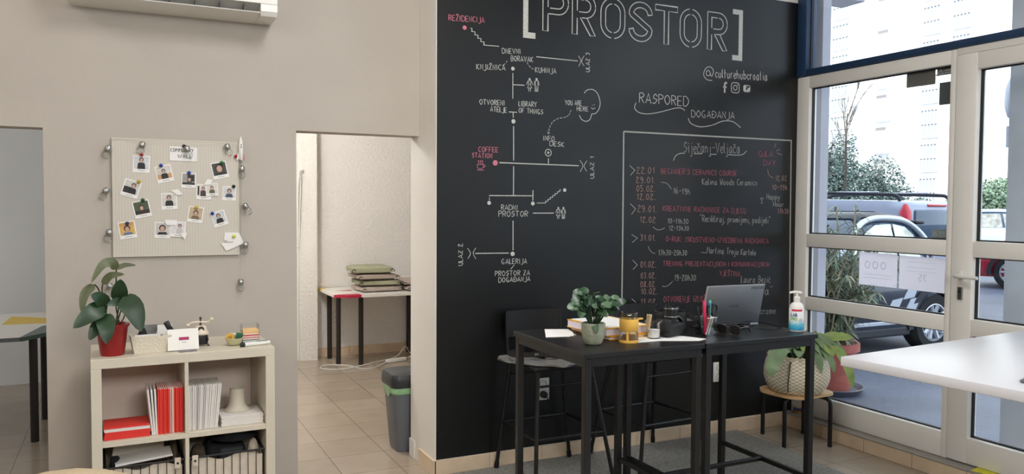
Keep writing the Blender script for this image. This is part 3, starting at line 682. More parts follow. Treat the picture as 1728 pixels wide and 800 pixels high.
# trees
def leaf_cloud(mb, blobs, n, size, rnd, mi=0, narrow=1.6):
    tot = sum(b[3]*b[4]*b[5] for b in blobs)
    for bx, by, bz, rx, ry, rz_ in blobs:
        for i in range(int(n*rx*ry*rz_/tot)):
            d = Vector((rnd.gauss(0, 1), rnd.gauss(0, 1), rnd.gauss(0, 1))).normalized()*(rnd.random()**.4)
            p = Vector((bx+d.x*rx, by+d.y*ry, bz+d.z*rz_))
            a = Vector((rnd.gauss(0, 1), rnd.gauss(0, 1), rnd.gauss(0, .7))).normalized(); b = a.cross(Vector((rnd.gauss(0, 1), rnd.gauss(0, 1), rnd.gauss(0, 1)))).normalized()
            s_ = size*rnd.uniform(.6, 1.3)
            mb.add([p-a*s_*narrow/2, p+b*s_*.4, p+a*s_*narrow/2, p-b*s_*.4], [(0, 1, 2, 3)], mi)
def tree(name, label, loc, blobs, n, size, m, trunk=(.14, 1.5), group=None, seed=1):
    r_ = random.Random(seed); t = thing(name, label, 'tree', loc, 0, group)
    tk = MB(); tk.tube([(0, 0, 0), (.05, .03, trunk[1]*.5), (0, 0, trunk[1])], [trunk[0], trunk[0]*.8, trunk[0]*.6], 8)
    for b in blobs: tk.tube([(0, 0, trunk[1]*.8), (b[0]*.6, b[1]*.6, b[2])], [trunk[0]*.5, trunk[0]*.15], 5)
    tk.build('trunk', m_bark, t)
    f = MB(); leaf_cloud(f, blobs, n, size, r_); f.build('foliage', m, t)
    return t
m_bark = mat('bark', (92, 82, 72), .9, var=.2, scale=8)
m_fir = mat('grey_green_foliage', (94, 111, 106), .7, var=.25, scale=3)
m_fol = mat('light_foliage', (114, 134, 112), .7, var=.3, scale=3)
tree('evergreen_tree', 'dense dark green tree behind the white van', (25.4, 22.75, -.15), [(0, 0.2, 1.5, 1.7, 1.7, 1.5), (1.1, -2.1, .9, .8, .8, .75), (-.5, .4, 2.7, 1.1, 1.1, .9), (.6, -.9, 1.9, .8, .8, 1.2), (-1.0, 1.2, 2.9, 1.2, 1.2, 1.3), (.5, -1.6, 1.2, .7, .8, 1.0), (.3, .2, 3.3, .45, .45, .7)], 32000, .065, m_fir, (.16, 2.), None, 4).scale = (1.25, 1.25, 1.15)
tree('bushy_tree', 'light green bushy tree beyond the parked cars', (33, 21.3, -.15), [(0, 0, 1.5, 2.4, 2.0, 1.3), (.5, -.9, 2.5, 1.1, 1.0, .8), (-.4, .9, 1.4, 1.2, 1.2, 1.0)], 16000, .1, m_fol, (.16, 2.), None, 5)
bt = MB(); rb_ = random.Random(11)
def twig(p, d, L, r, k):
    q = p+d*L; bt.tube([p, p+d*L*.5+Vector((rb_.uniform(-.03, .03)*L, rb_.uniform(-.03, .03)*L, 0)), q], [r, r*.8, r*.6], 5)
    if k:
        for i in range(3): twig(p+d*L*rb_.uniform(.4, 1), (d+Vector((rb_.uniform(-.5, .5), rb_.uniform(-.5, .5), rb_.uniform(0, .3)))).normalized(), L*.6, r*.55, k-1)
twig(Vector((0, 0, 0)), Vector((.05, 0, 1)).normalized(), 2.6, .05, 4)
tag(place(bt.build('bare_tree', m_bark), (17.2, 15.4, -.15)), 'thin leafless tree standing above the dense green tree', 'tree')

# ------------------------------------------------------------------ vehicles
m_vanwhite = mat('white_car_paint', (166, 172, 186), .35, coat=.0); m_navy = mat('navy_car_paint', (22, 30, 48), .2, coat=.8)
m_silver = mat('silver_car_paint', (196, 200, 206), .3, .5, coat=.5); m_redpaint = mat('red_car_paint', (168, 26, 44), .25, coat=.7); m_bluepaint = mat('pale_blue_car_paint', (170, 190, 220), .25, coat=.6)
m_carglass = mat('car_window_glass', (60, 78, 96), .05, spec=.8); m_palegl = mat('reflecting_window', (196, 196, 184), .08, .6, var=.35, scale=9)
m_tyre = mat('tyre_rubber', (26, 26, 28), .8); m_alloy = mat('alloy_wheel', (200, 203, 208), .3, .6); m_trim = mat('black_car_trim', (30, 32, 38), .5)
m_tail = mat('red_tail_lamp', (200, 34, 52), .2, spec=.7); m_lamp = mat('headlamp_glass', (214, 220, 226), .1, spec=.8)
def wheel(parent, x, y, r=.315, w=.2, side=-1):
    t = MB(); X = Matrix.Translation((x, y, r)) @ Matrix.Rotation(PI/2, 4, 'X')
    t.lathe([(r*.66, -w/2), (r*.93, -w/2), (r, -w/2+.03), (r, w/2-.03), (r*.93, w/2), (r*.66, w/2), (r*.66, -w/2)], n=32, X=X)
    o = t.build('wheel', m_tyre, parent, 40)
    h = MB(); h.lathe([(0, -.02), (r*.6, -.02), (r*.68, w/2-.005), (r*.62, w/2), (r*.58, w/2-.03), (r*.55, 0), (0, 0)], n=32, X=X)
    for k in range(5):
        for dk in (-.14, .14):
            a = 2*PI*k/5+.3+dk; a2 = a+dk*.9
            h.tube([(0.04*math.cos(a), .04*math.sin(a), w/2-.035), (r*.6*math.cos(a2), r*.6*math.sin(a2), w/2-.015)], [.026, .024], 6, X=X)
    h.cyl((0, 0, 0), (0, 0, w/2-.02), .05, n=12, X=X)
    h.build('rim', m_alloy, o, 40)
def car_shell(secs, name, m, parent, cap=True):
    """loft of cross sections along x; each section is a list of (y,z)"""
    mb = MB(); n = len(secs[0][1]); vs = []; fs = []
    for x, s_ in secs: vs += [(x, y, z) for y, z in s_]
    for i in range(len(secs)-1):
        for j in range(n): fs.append((i*n+j, i*n+(j+1) % n, (i+1)*n+(j+1) % n, (i+1)*n+j))
    fs += [tuple(range(n)), tuple(range((len(secs)-1)*n, len(secs)*n))]
    mb.add(vs, fs); return mb.build(name, m, parent, 45)
def sec(hw, z0, z1, top=None, r=.08):
    """body cross section: half width hw, from z0 to z1, rounded shoulders"""
    t = top or hw-.05
    h = [(hw-.03, z0), (hw, z0+.08), (hw+.01, (z0+z1)/2), (hw, z1-r), (t, z1-.01), (t*.6, z1)]
    return [(-y, z) for y, z in h]+[(y, z) for y, z in h[::-1]]
def remap(kn):
    def g(x):
        for (a, b), (c, d) in zip(kn, kn[1:]):
            if x <= c: return b+(d-b)*(x-a)/(c-a)
        return kn[-1][1]
    return g
def hatch(name, label, loc, rz, body_m, roof_m, arch_m, group=None, L=3.95, W=.85, Ht=1.50, checks=False, wx=(.72, 3.2), g=lambda x: x):
    """small two-box car, nose towards -x, its left flank towards -y"""
    t = thing(name, label, 'car', loc, rz, group)
    zb = .22
    cs_ = lambda S, n_, m_: car_shell([(g(x), s_) for x, s_ in S], n_, m_, t)
    cs_([(0, sec(W*.72, .3, .62)), (.12, sec(W*.88, zb, .80)), (.55, sec(W*.97, zb, .92)), (1.05, sec(W, zb, 1.0)), (2.4, sec(W, zb, 1.02)), (3.4, sec(W*.99, zb, 1.03)), (3.8, sec(W*.95, zb, 1.0)), (L, sec(W*.82, .32, .85))], 'body', body_m)
    ww = W-.06
    gh = lambda s_, z: [(-ww*s_-.0, .98), (-ww*s_*.93, (z+.98)/2), (-ww*s_*.84, z-.05), (-ww*s_*.72, z), (ww*s_*.72, z), (ww*s_*.84, z-.05), (ww*s_*.93, (z+.98)/2), (ww*s_, .98)]
    cs_([(.95, gh(.97, 1.0)), (1.5, gh(1, Ht-.17)), (1.75, gh(1, Ht-.03)), (2.4, gh(1, Ht)), (3.1, gh(1, Ht-.04)), (3.45, gh(.98, Ht-.12)), (3.78, gh(.93, 1.02))], 'cabin_glass', m_carglass)
    rf = MB()
    def rooftop(x, dz=.012): 
        for a, b in zip(RP, RP[1:]):
            if a[0] <= x <= b[0]: return a[1]+(b[1]-a[1])*(x-a[0])/(b[0]-a[0])+dz
        return Ht
    RP = [(.95, 1.0), (1.5, Ht-.17), (1.75, Ht-.03), (2.4, Ht), (3.1, Ht-.04), (3.45, Ht-.12), (3.78, 1.02)]
    xs = [1.68, 1.8, 2.1, 2.4, 2.8, 3.1, 3.35, 3.5]
    vs = []
    for x in xs:
        z = rooftop(x, .015); 
        for y in (-.80, -.72, -.3, .3, .72, .80): vs.append((g(x), y*ww, z-(.03 if abs(y) > .75 else 0)))
    fs = [(i*6+j, i*6+j+1, i*6+j+7, i*6+j+6) for i in range(len(xs)-1) for j in range(5)]
    rf.add(vs, fs); rf.add([(a, b, c-.03) for a, b, c in vs], fs); rf.build('roof', roof_m, t, 40)
    for sy in (-1, 1):
        ar = MB(); arcp = [(1.0, ww*.985, 1.02), (1.35, ww*.94, Ht-.31), (1.62, ww*.89, Ht-.13), (1.95, ww*.86, Ht-.062), (2.4, ww*.85, Ht-.05), (2.9, ww*.855, Ht-.075), (3.25, ww*.88, Ht-.16), (3.5, ww*.93, 1.2), (3.66, ww*.95, 1.03)]
        ar.tube(smooth3([(g(a), b*sy, c) for a, b, c in arcp], 4), .033, 8, sec=(1, 1)); ar.build('roof_arch', arch_m, t, 60)
        sw = MB(); q = []
        O = [(1.28, 1.02), (1.5, Ht-.33), (1.72, Ht-.19), (2.0, Ht-.12), (2.45, Ht-.11), (2.52, 1.02)]
        O2 = [(2.58, 1.02), (2.51, Ht-.11), (2.85, Ht-.14), (3.08, Ht-.23), (3.2, 1.02)]
        for OO in (O, O2):
            yz = lambda z: ww*(1-.07*(z-.98)/.28*1.0)*1.0+.012 if z < 1.28 else ww*(.93-.09*(z-1.28)/.25)+.012
            n = len(OO); sw.add([(g(a), sy*yz(b), b) for a, b in OO]+[(g(a), sy*(yz(b)-.01), b) for a, b in OO], [tuple(range(n)), tuple(range(n, 2*n))]+[(i, (i+1) % n, n+(i+1) % n, n+i) for i in range(n)])
        sw.build('side_window', m_palegl, t)
        for x in wx:
            wheel(t, x, sy*(W-.09), side=sy)
            aw = MB(); X = Matrix.Translation((x, sy*(W-.055), .315)) @ Matrix.Rotation(PI/2, 4, 'X')
            aw.lathe([(.345, -.07), (.415, -.07), (.42, .07), (.345, .07), (.345, -.07)], n=20, a0=-.15, a1=PI+.15, X=X); aw.build('wheel_arch', m_trim, t, 40)
        MB().box(g(1.1), g(2.8), sy*(W-.03)-.03, sy*(W-.03)+.035, .2, .3, bev=.02).build('side_skirt', m_trim, t)
        if checks:
            for i, x in enumerate((1.46, 1.6, 1.74)):
                for j in range(2):
                    if (i+j) % 2 == 0:
                        zz = .46+j*.13; xx = x+.11*j
                        MB().add([(xx, sy*(W+.016), zz), (xx+.17, sy*(W+.016), zz+.02), (xx+.25, sy*(W+.014), zz+.15), (xx+.09, sy*(W+.014), zz+.13), (xx, sy*(W-.01), zz), (xx+.17, sy*(W-.01), zz+.02), (xx+.25, sy*(W-.01), zz+.15), (xx+.09, sy*(W-.01), zz+.13)], [(0, 1, 2, 3), (4, 5, 6, 7), (0, 1, 5, 4), (1, 2, 6, 5), (2, 3, 7, 6), (3, 0, 4, 7)]).build('check_sticker', m_silver, t)
            MB().box(g(1.3), g(2.6), sy*(W+.005)-.01, sy*(W+.005)+.012, .33, .37, bev=.006).build('sill_strip', m_silver, t)
        MB().sphere((.14, sy*W*.62, .72), .13, 12, sq=(.8, 1.1, .7)).build('headlamp', m_lamp, t, 60)
        MB().box(g(1.28), g(1.28)+.12, sy*(W+.13)-.09, sy*(W+.13)+.09, .98, 1.11, bev=.035).cyl((g(1.28)+.08, sy*(W-.06), 1.02), (g(1.28)+.06, sy*(W+.06), 1.03), .02).build('mirror', m_trim, t, 50)
    MB().box(g(3.44), g(3.72), -ww*.8, ww*.8, Ht-.12, Ht-.075, bev=.02).build('rear_spoiler', m_trim, t, 50)
    MB().box(-.015, .1, -.5, .5, .36, .56, bev=.03).build('grille', m_trim, t, 50)
    return t
hatch('hatchback_car', 'dark blue small car with silver roof arch and check stickers', (5.72, 6.68, -.17), 0, m_navy, m_trim, m_silver, None, checks=True, wx=(.38, 2.23), g=remap([(0, 0), (.72, .38), (.95, .76), (1.28, .98), (1.75, 1.30), (2.55, 1.72), (3.2, 2.06), (3.45, 2.19), (3.78, 2.36), (3.95, 2.64)]))
# white van
van = thing('van', 'white van with roof rails and red tail lamp parked across the street', 'van', (11.50, 8.445, -.15), PI/2+.1, None)
van.scale = (1, .92, .92)
W = .92
vs_ = lambda hw, z0, z1: sec(hw, z0, z1, hw-.07, .13)
car_shell([(0, sec(W*.95, .35, 1.72, W*.86, .14)), (.05, vs_(W*.98, .25, 1.77)), (.3, vs_(W, .22, 1.80)), (1.6, vs_(W, .22, 1.82)), (2.7, vs_(W, .22, 1.80)), (3.1, vs_(W*.98, .22, 1.68)), (3.55, sec(W*.97, .22, 1.1)), (4.1, sec(W*.9, .25, .95)), (4.25, sec(W*.75, .32, .72))], 'body', m_vanwhite, van)
for sy in (-1, 1):
    MB().tube(smooth3([(.18, sy*.74, 1.79), (.26, sy*.74, 1.88), (.5, sy*.74, 1.90), (1.6, sy*.74, 1.93), (2.4, sy*.74, 1.90), (2.75, sy*.74, 1.78)], 4), .032, 8).build('roof_rail', m_trim, van, 60)
    MB().box(.55, 1.85, sy*.74-.02, sy*.74+.02, 1.925, 1.955, bev=.012).build('rail_cover', m_alloy, van)
    MB().box(.45, 1.35, sy*(W+.005)-.015, sy*(W+.005)+.012, .98, 1.61, bev=.05).build('side_window', m_carglass, van, 50)
    MB().box(1.5, 2.5, sy*(W+.005)-.015, sy*(W+.005)+.012, .98, 1.61, bev=.05).build('side_window', m_carglass, van, 50)
    MB().tube(smooth3([(1.43, sy*(W+.012), .4), (1.43, sy*(W+.012), 1.4), (1.5, sy*(W+.0), 1.56), (2.55, sy*(W+.0), 1.56)], 4), .006, 5).build('door_seam', m_grey, van)
    lm = MB(); lm.tube([(.03, sy*(W-.05), 1.1), (.02, sy*(W-.055), 1.42), (.03, sy*(W-.075), 1.62), (.05, sy*(W-.10), 1.73)], [.05, .10, .085, .035], 10); lm.build('tail_lamp', m_tail, van, 60)
    for x in (.7, 3.4): wheel(van, x, sy*(W-.1), .32)
MB().box(-.035, .06, -.66, .66, 1.12, 1.64, bev=.03).build('rear_window', m_carglass, van, 50)
MB().box(-.02, .08, -.28, .28, 1.695, 1.735, bev=.015).build('brake_lamp', m_tail, van, 50)
MB().box(-.09, .1, -.85, .85, .3, .55, bev=.05).build('bumper', m_vanwhite, van, 50)
MB().box(-.1, -.085, -.26, .26, .62, .73, bev=.004).build('number_plate', m_paper, van)
hatch('red_car', 'red car facing the shop beyond the door glass', (15.5, 10.55, -.15), -1.05, m_redpaint, m_redpaint, m_redpaint)
hatch('estate_car', 'pale blue car parked behind the red car', (20.26, 16.0, -.15), -1.0, m_bluepaint, m_bluepaint, m_bluepaint, L=3.95)
# traffic mirror on a pole
tm = thing('traffic_mirror', 'round grey traffic mirror on a pole seen past the column', 'traffic mirror', (8.6, 5.38, -.15))
MB().cyl((0, 0, 0), (0, 0, 2.9), .035, n=12).build('pole', m_grey, tm, 40)
X = Matrix.Translation((-.06, .05, 2.72)) @ Matrix.Rotation(PI/2, 4, 'Y') @ Matrix.Rotation(.9, 4, 'X')
MB().lathe([(0, -.06), (.12, -.055), (.2, -.03), (.225, 0), (.225, .03), (.2, .035), (0, .05)], n=28, X=X).build('mirror_shell', mat('pale_grey_shell', (186, 192, 200), .5), tm, 40)
MB().box(-.05, .02, -.11, .11, 2.2, 2.43, bev=.01).build('sign_plate', mat('pale_grey_plate', (190, 196, 204), .5), tm)
# potted oleander outside the window
m_terra = mat('terracotta', (164, 86, 74), .75, var=.1, scale=10)
ol = thing('potted_oleander', 'tall oleander in a terracotta pot outside the window', 'potted plant', (5.34, 4.86, -.15))
MB().lathe([(0, 0), (.15, 0), (.2, .33), (.225, .335), (.225, .40), (.2, .40), (.19, .36), (0, .36)], (0, 0, .02), 28).build('pot', m_terra, ol, 40)
MB().lathe([(0, 0), (.23, 0), (.27, .05), (.255, .055), (.22, .02), (0, .02)], n=28).build('saucer', mat('dark_saucer', (84, 82, 90), .5), ol, 40)
ro = random.Random(5); stm = MB(); lf = MB()
for i in range(78):
    a = ro.uniform(0, 2*PI); sp_ = ro.uniform(.15, .95); hgt = ro.uniform(.55, 1.5)
    p0 = Vector((ro.uniform(-.1, .1), ro.uniform(-.1, .1), .36)); p2 = Vector((math.cos(a)*sp_*.62, math.sin(a)*sp_*.62, .3+hgt*(1-.45*sp_))); p1 = (p0+p2)/2+Vector((0, 0, .15))
    P = smooth3([p0, p1, p2], 4); stm.tube(P, [.007]*len(P), 5)
    for j in range(34):
        t = ro.uniform(.15, 1); b = P[min(len(P)-1, int(t*len(P)))]; aa = ro.uniform(0, 2*PI); L_ = ro.uniform(.09, .17)
        d = Vector((math.cos(aa), math.sin(aa), ro.uniform(-.9, .8))).normalized()
        lf.leaf([b, b+d*L_*.5, b+d*L_+Vector((0, 0, -.03))], .016, mi=0 if ro.random() < .72 else 1, fold=.15)
stm.build('stems', mat('oleander_stem', (160, 152, 126), .8), ol); lf.build('foliage', [mat('oleander_leaf', (98, 113, 91), .5, var=.25, scale=5), mat('dry_oleander_leaf', (168, 161, 132), .7)], ol)
# ================================================================== FURNITURE
def bar_table(label, x0, x1, y0, y1, group):
    t = thing('bar_table', label, 'table', ((x0+x1)/2, (y0+y1)/2, 0), 0, group)
    w, d, h, lg = (x1-x0)/2, (y1-y0)/2, .86, .028
    MB().box(-w, w, -d, d, h-.02, h, bev=.002).build('tabletop', m_black, t)
    i = .008
    ap = MB()
    for s in (-1, 1):
        ap.box(-w+lg+i, w-lg-i, s*(d-i-.009)-.008, s*(d-i-.009)+.008, h-.052, h-.02); ap.box(s*(w-i-.009)-.008, s*(w-i-.009)+.008, -d+lg+i, d-lg-i, h-.052, h-.02)
    ap.build('apron', m_black, t)
    for sx in (-1, 1):
        for sy in (-1, 1):
            a, b = sx*(w-i), sy*(d-i)
            MB().box(min(a, a-sx*lg), max(a, a-sx*lg), min(b, b-sy*lg), max(b, b-sy*lg), .0125, h-.02, bev=.003).build('leg', m_black, t)
        MB().box(sx*(w-i-lg/2)-.009, sx*(w-i-lg/2)+.009, -d+i+lg, d-i-lg, .226, .246, bev=.002).build('side_rail', m_black, t)
    MB().box(-w+i+lg/2+.009, w-i-lg/2-.009, -.009, .009, .227, .245, bev=.002).build('stretcher', m_black, t)
    return t
bar_table('black square counter table nearer the white doorway', 1.506, 2.058, 2.498, 3.097, 'black counter tables')
bar_table('black square counter table nearer the window, holding the laptop', 2.064, 2.667, 2.498, 3.097, 'black counter tables')

def bar_stool(label, loc, rz, hw, hd, kw=.15, kd=.15, off=(0, 0), rise=.255):
    t = thing('bar_stool', label, 'stool', loc, rz, 'black bar stools')
    H_ = .585; ox, oy = off; rb = MB()
    def at(sx, sy, z): f = 1-z/H_; return Vector((ox+sx*kw+(sx*hw-ox-sx*kw)*f, oy+sy*kd+(sy*hd-oy-sy*kd)*f, z))
    for sx in (-1, 1):
        for sy in (-1, 1):
            lg = MB(); lg.tube([at(sx, sy, .012), at(sx, sy, .05), at(sx, sy, H_-.01)], [.0105, .0105, .0105], 10)
            l_ = lg.build('leg', m_blackmetal, t, 60)
            MB().cyl(at(sx, sy, .0), at(sx, sy, .03), .0135, n=10).build('foot_cap', m_blackplastic, l_, 60)
    for z, nm in ((.25, 'footrest'), (.5, 'seat_rail')):
        r_ = MB()
        for a, b in (((-1, -1), (1, -1)), ((1, -1), (1, 1)), ((1, 1), (-1, 1)), ((-1, 1), (-1, -1))):
            if nm == 'seat_rail' and a[1] != b[1]: continue
            r_.cyl(at(*a, z), at(*b, z), .0085 if z < .4 else .006, n=8)
        r_.build(nm, m_blackmetal, t, 60)
    st = MB(); st.box(ox-.175, ox+.175, oy-.175, oy+.175, H_-.012, H_+.012, bev=.011, seg=3); st.build('seat', m_blackplastic, t, 40)
    for sx in (-1, 1):
        MB().tube(smooth3([(ox+sx*.158, oy+.165, H_-.01), (ox+sx*.158, oy+.18, H_+.08), (ox+sx*.158, oy+.19, H_+.235)], 4), .0085, 8).build('back_post', m_blackmetal, t, 60)
    bk = MB(); n = 8; vs = []
    for i in range(n+1):
        x = -.168+.336*i/n; y = oy+.178+.03*(1-(x/.168)**2)
        for zz in (.105, .245):
            for th in (0, .012): vs.append((ox+x, y+th, H_+zz))
    fs = []
    for i in range(n):
        o, q = i*4, i*4+4; fs += [(o, q, q+2, o+2), (o+1, o+3, q+3, q+1), (o, o+1, q+1, q), (o+2, q+2, q+3, o+3)]
    fs += [(0, 2, 3, 1), (n*4, n*4+1, n*4+3, n*4+2)]
    bk.add(vs, fs); bk.build('backrest', m_blackplastic, t, 40)
    return t
bar_stool('black bar stool under the table by the doorway, camera on its seat', (1.975, 3.575, .0165), 0, .222, .225, off=(-.02, .01))
bar_stool('black bar stool behind the tables, nearer the window', (2.57, 3.595, .0165), .06, .222, .222, off=(-.0, -.03))
m_felt = mat('grey_felt', (122, 120, 116), .95, var=.15, scale=30, bump=.4, bscale=200)
def pad(name, label, pts, z, th, m=m_felt, wav=.006, group=None):
    """soft pad from an outline, slightly wavy"""
    c = Vector((sum(p[0] for p in pts)/len(pts), sum(p[1] for p in pts)/len(pts)))
    out = [(p.x, p.y) for p in smooth3([Vector((a, b, 0)) for a, b in pts+pts[:1]], 5)][:-1]; n = len(out); vs = []; fs = []
    rings = (.0, .5, .85, 1.)
    for s_, zz in ((1, th), (0, 0)):
        for k, r in enumerate(rings[1:]):
            for i, (a, b) in enumerate(out):
                dz = wav*math.sin(i*.9)*r-(.5*th if r == 1 and s_ else 0)
                vs.append((c.x+(a-c.x)*r*(1 if s_ or r < 1 else .99), c.y+(b-c.y)*r, zz+(dz if s_ else max(0, dz*.3))))
    m_ = len(rings)-1
    for s_ in (0, 1):
        o = s_*m_*n
        for k in range(m_-1):
            for i in range(n): fs.append((o+k*n+i, o+k*n+(i+1) % n, o+(k+1)*n+(i+1) % n, o+(k+1)*n+i))
        vs.append((c.x, c.y, th if s_ == 0 else 0)); q = len(vs)-1
        for i in range(n): fs.append((q, o+i, o+(i+1) % n))
    o1 = (m_-1)*n; o2 = m_*n+(m_-1)*n
    for i in range(n): fs.append((o1+i, o1+(i+1) % n, o2+(i+1) % n, o2+i))
    b = MB(); b.add([(a-c.x, bb-c.y, zz) for a, bb, zz in vs], fs)
    return tag(place(b.build(name, m, None, 60), (c.x, c.y, z)), label, 'seat pad', group)
pad('seat_pad', 'grey felt pad on the stool by the doorway, under the camera', [(1.695, 3.67), (1.71, 3.58), (1.77, 3.49), (1.86, 3.40), (1.92, 3.36), (1.98, 3.39), (2.10, 3.48), (2.09, 3.63), (1.98, 3.722), (1.85, 3.728), (1.74, 3.722)], .6155, .012)
pad('seat_pad', 'grey felt pad on the stool nearer the window', [(2.40, 3.46), (2.52, 3.37), (2.68, 3.37), (2.73, 3.45), (2.71, 3.64), (2.58, 3.70), (2.43, 3.66)], .6155, .012)

# rug
rg = MB(); nx, ny = 40, 36; X0, X1, Y0, Y1 = 1.48, 3.36, 1.9, 3.822; vs = []; fs = []
def rz_(x, y):
    e = max(0, 1-abs(x-X1)/.25); f = max(0, 1-abs(y-Y1)/.12)
    return (.003*(1+math.sin(x*7+.5))*f*.6+e*.004)*1.0+0*e*.008*(1+math.sin(y*9))*(1-f)
for s_ in (1, 0):
    for i in range(nx+1):
        for j in range(ny+1):
            x = X0+(X1-X0)*i/nx; y = Y0+(Y1-Y0)*j/ny
            xx = x+(.012*math.sin(y*6) if i == nx else 0)+(.06*((y-Y0)/(Y1-Y0))**3 if i == nx else 0); vs.append((xx, y, .0105+rz_(x, y) if s_ else .001+rz_(x, y)*.8))
N = (nx+1)*(ny+1)
for i in range(nx):
    for j in range(ny):
        a = i*(ny+1)+j; b = a+ny+1; fs += [(a, b, b+1, a+1), (N+a, N+a+1, N+b+1, N+b)]
for i in range(nx):
    for j in (0, ny): a = i*(ny+1)+j; b = a+ny+1; fs.append((a, b, N+b, N+a))
for j in range(ny):
    for i in (0, nx): a = i*(ny+1)+j; fs.append((a, a+1, N+a+1, N+a))
rg.add(vs, fs)
m_rug = mat('dark_grey_woven_rug', (140, 138, 131), .95, var=.3, scale=70, bump=1., bscale=160)
tag(rg.build('rug', m_rug, None, 50), 'dark grey woven rug under the black tables', 'rug')

# ------------------------------------------------------------------ shelf unit
KO, KR = Vector((-.131, 3.592, 0)), math.radians(1.6)
KW, KD, KH, FT = .719, .40, .772, .039
def K(x, y, z=0): return (KO.x+x*math.cos(KR)-y*math.sin(KR), KO.y+x*math.sin(KR)+y*math.cos(KR), z)
ks = thing('cube_shelf', 'white two by two cube shelf under the pin board', 'shelf unit', KO, KR)
MB().box(0, KW, 0, KD, KH-FT, KH, bev=.002).build('top_panel', m_shelf, ks)
MB().box(0, KW, 0, KD, 0, FT, bev=.002).build('bottom_panel', m_shelf, ks)
MB().box(0, FT, 0, KD, FT, KH-FT, bev=.002).build('side_panel', m_shelf, ks); MB().box(KW-FT, KW, 0, KD, FT, KH-FT, bev=.002).build('side_panel', m_shelf, ks)
MB().box(FT, KW-FT, .002, KD, .411, .432, bev=.001).build('middle_shelf', m_shelf, ks)
for z0, z1 in ((FT, .411), (.432, KH-FT)): MB().box(.350, .365, .002, KD, z0, z1, bev=.001).build('divider', m_shelf, ks)
MB().box(FT*.5, KW-FT*.5, KD-.006, KD-.002, FT*.5, KH-FT*.5).build('back_panel', mat('shelf_back', (240, 222, 210), .6), ks)
# booklets
m_redbk = mat('red_booklet', (226, 56, 46), .5, var=.05, scale=5); m_pinkbk = mat('pale_pink_booklet', (220, 190, 178), .6); m_whitebk = mat('white_booklet', (226, 220, 214), .6); m_grbk = mat('grey_booklet', (196, 190, 188), .6)
m_page = mat('booklet_pages', (232, 226, 218), .8)
def bk_proto(m, name='booklet', w=.0062, d=.15, h=.19):
    b = MB(); b.box(0, w, 0, d, 0, h, bev=.0007, seg=1); b.box(.001, w-.001, -.0004, .002, .001, h-.001, 0); b.box(.0012, w-.0012, .002, d+.0006, .002, h+.0005, 1)
    return b.build(name, [m, m_page])
protos = {}
def booklet(kind, loc, rot, label, group, sx=1.):
    m = dict(r=m_redbk, p=m_pinkbk, w=m_whitebk, g=m_grbk)[kind]
    if kind not in protos: o = protos[kind] = bk_proto(m)
    else: o = protos[kind].copy(); C.objects.link(o)
    o.location = loc; o.rotation_euler = rot; o.scale = (sx, 1, 1)
    return tag(o, label, 'booklet', group)
g1 = 'booklets standing in the upper left compartment'; x = .223
for i, k in enumerate('wwwrrrrrrpprrrrr'):
    wd = .0062*1.3; lean = -.09+.03*i if i < 3 else 0
    xx = x; booklet(k, K(xx, .035+.004*math.sin(i*3), .4325), (0, lean, KR), {'w': 'white booklet leaning at the left end of the standing booklets', 'r': 'red booklet standing upright in the upper left compartment', 'p': 'pale pink booklet among the red ones in the upper left compartment'}[k], g1, 1.22)
    x += .0078
g2 = 'booklets standing in the upper right compartment'; x = .3665
for i in range(17):
    k = 'wwwwggwwgwwwwwwww'[i]
    booklet(k, K(x, .035+.003*math.sin(i*2), .4325+.0066*math.sin(.006*i)), (0, .006*i, KR), {'w': 'white booklet standing in the upper right compartment', 'g': 'greyer booklet among the white ones in the upper right compartment'}[k], g2, 1.06)
    x += .0069
g3 = 'booklets lying flat in the upper left compartment'; z = .4325
for i, k in enumerate('rrrrrwwr'):
    o = booklet(k, (0, 0, 0), (0, 0, 0), {'r': 'red booklet lying in the flat pile in the upper left compartment', 'w': 'white booklet lying between the red ones of the flat pile'}[k], g3, 1)
    o.matrix_world = Matrix.Translation(K(.046+.002*math.sin(i*5), .03, z+.0063)) @ Matrix.Rotation(KR, 4, 'Z') @ Matrix(((0, 0, .9, 0), (0, 1, 0, 0), (-1, 0, 0, 0), (0, 0, 0, 1)))
    z += .0064
g4 = 'booklets lying flat in the upper right compartment'; z = .4325
for i in range(7):
    o = booklet('w', (0, 0, 0), (0, 0, 0), 'white booklet lying in the flat pile under the vase', g4)
    o.matrix_world = Matrix.Translation(K(.499+.002*math.sin(i*4), .035, z+.0063)) @ Matrix.Rotation(KR, 4, 'Z') @ Matrix(((0, 0, .93, 0), (0, 1, 0, 0), (-1, 0, 0, 0), (0, 0, 0, 1)))
    z += .0064
vz = MB(); vz.lathe([(0, 0), (.056, 0), (.057, .004), (.046, .012), (.036, .026), (.0325, .05), (.0315, .09), (.031, .098), (.028, .098), (.027, .06), (0, .055)], n=32)
tag(place(vz.build('vase', mat('unglazed_ceramic', (198, 190, 172), .6), None, 50), K(.578, .13, z+.0005)), 'small flared ceramic vase upside down on white booklets', 'vase')
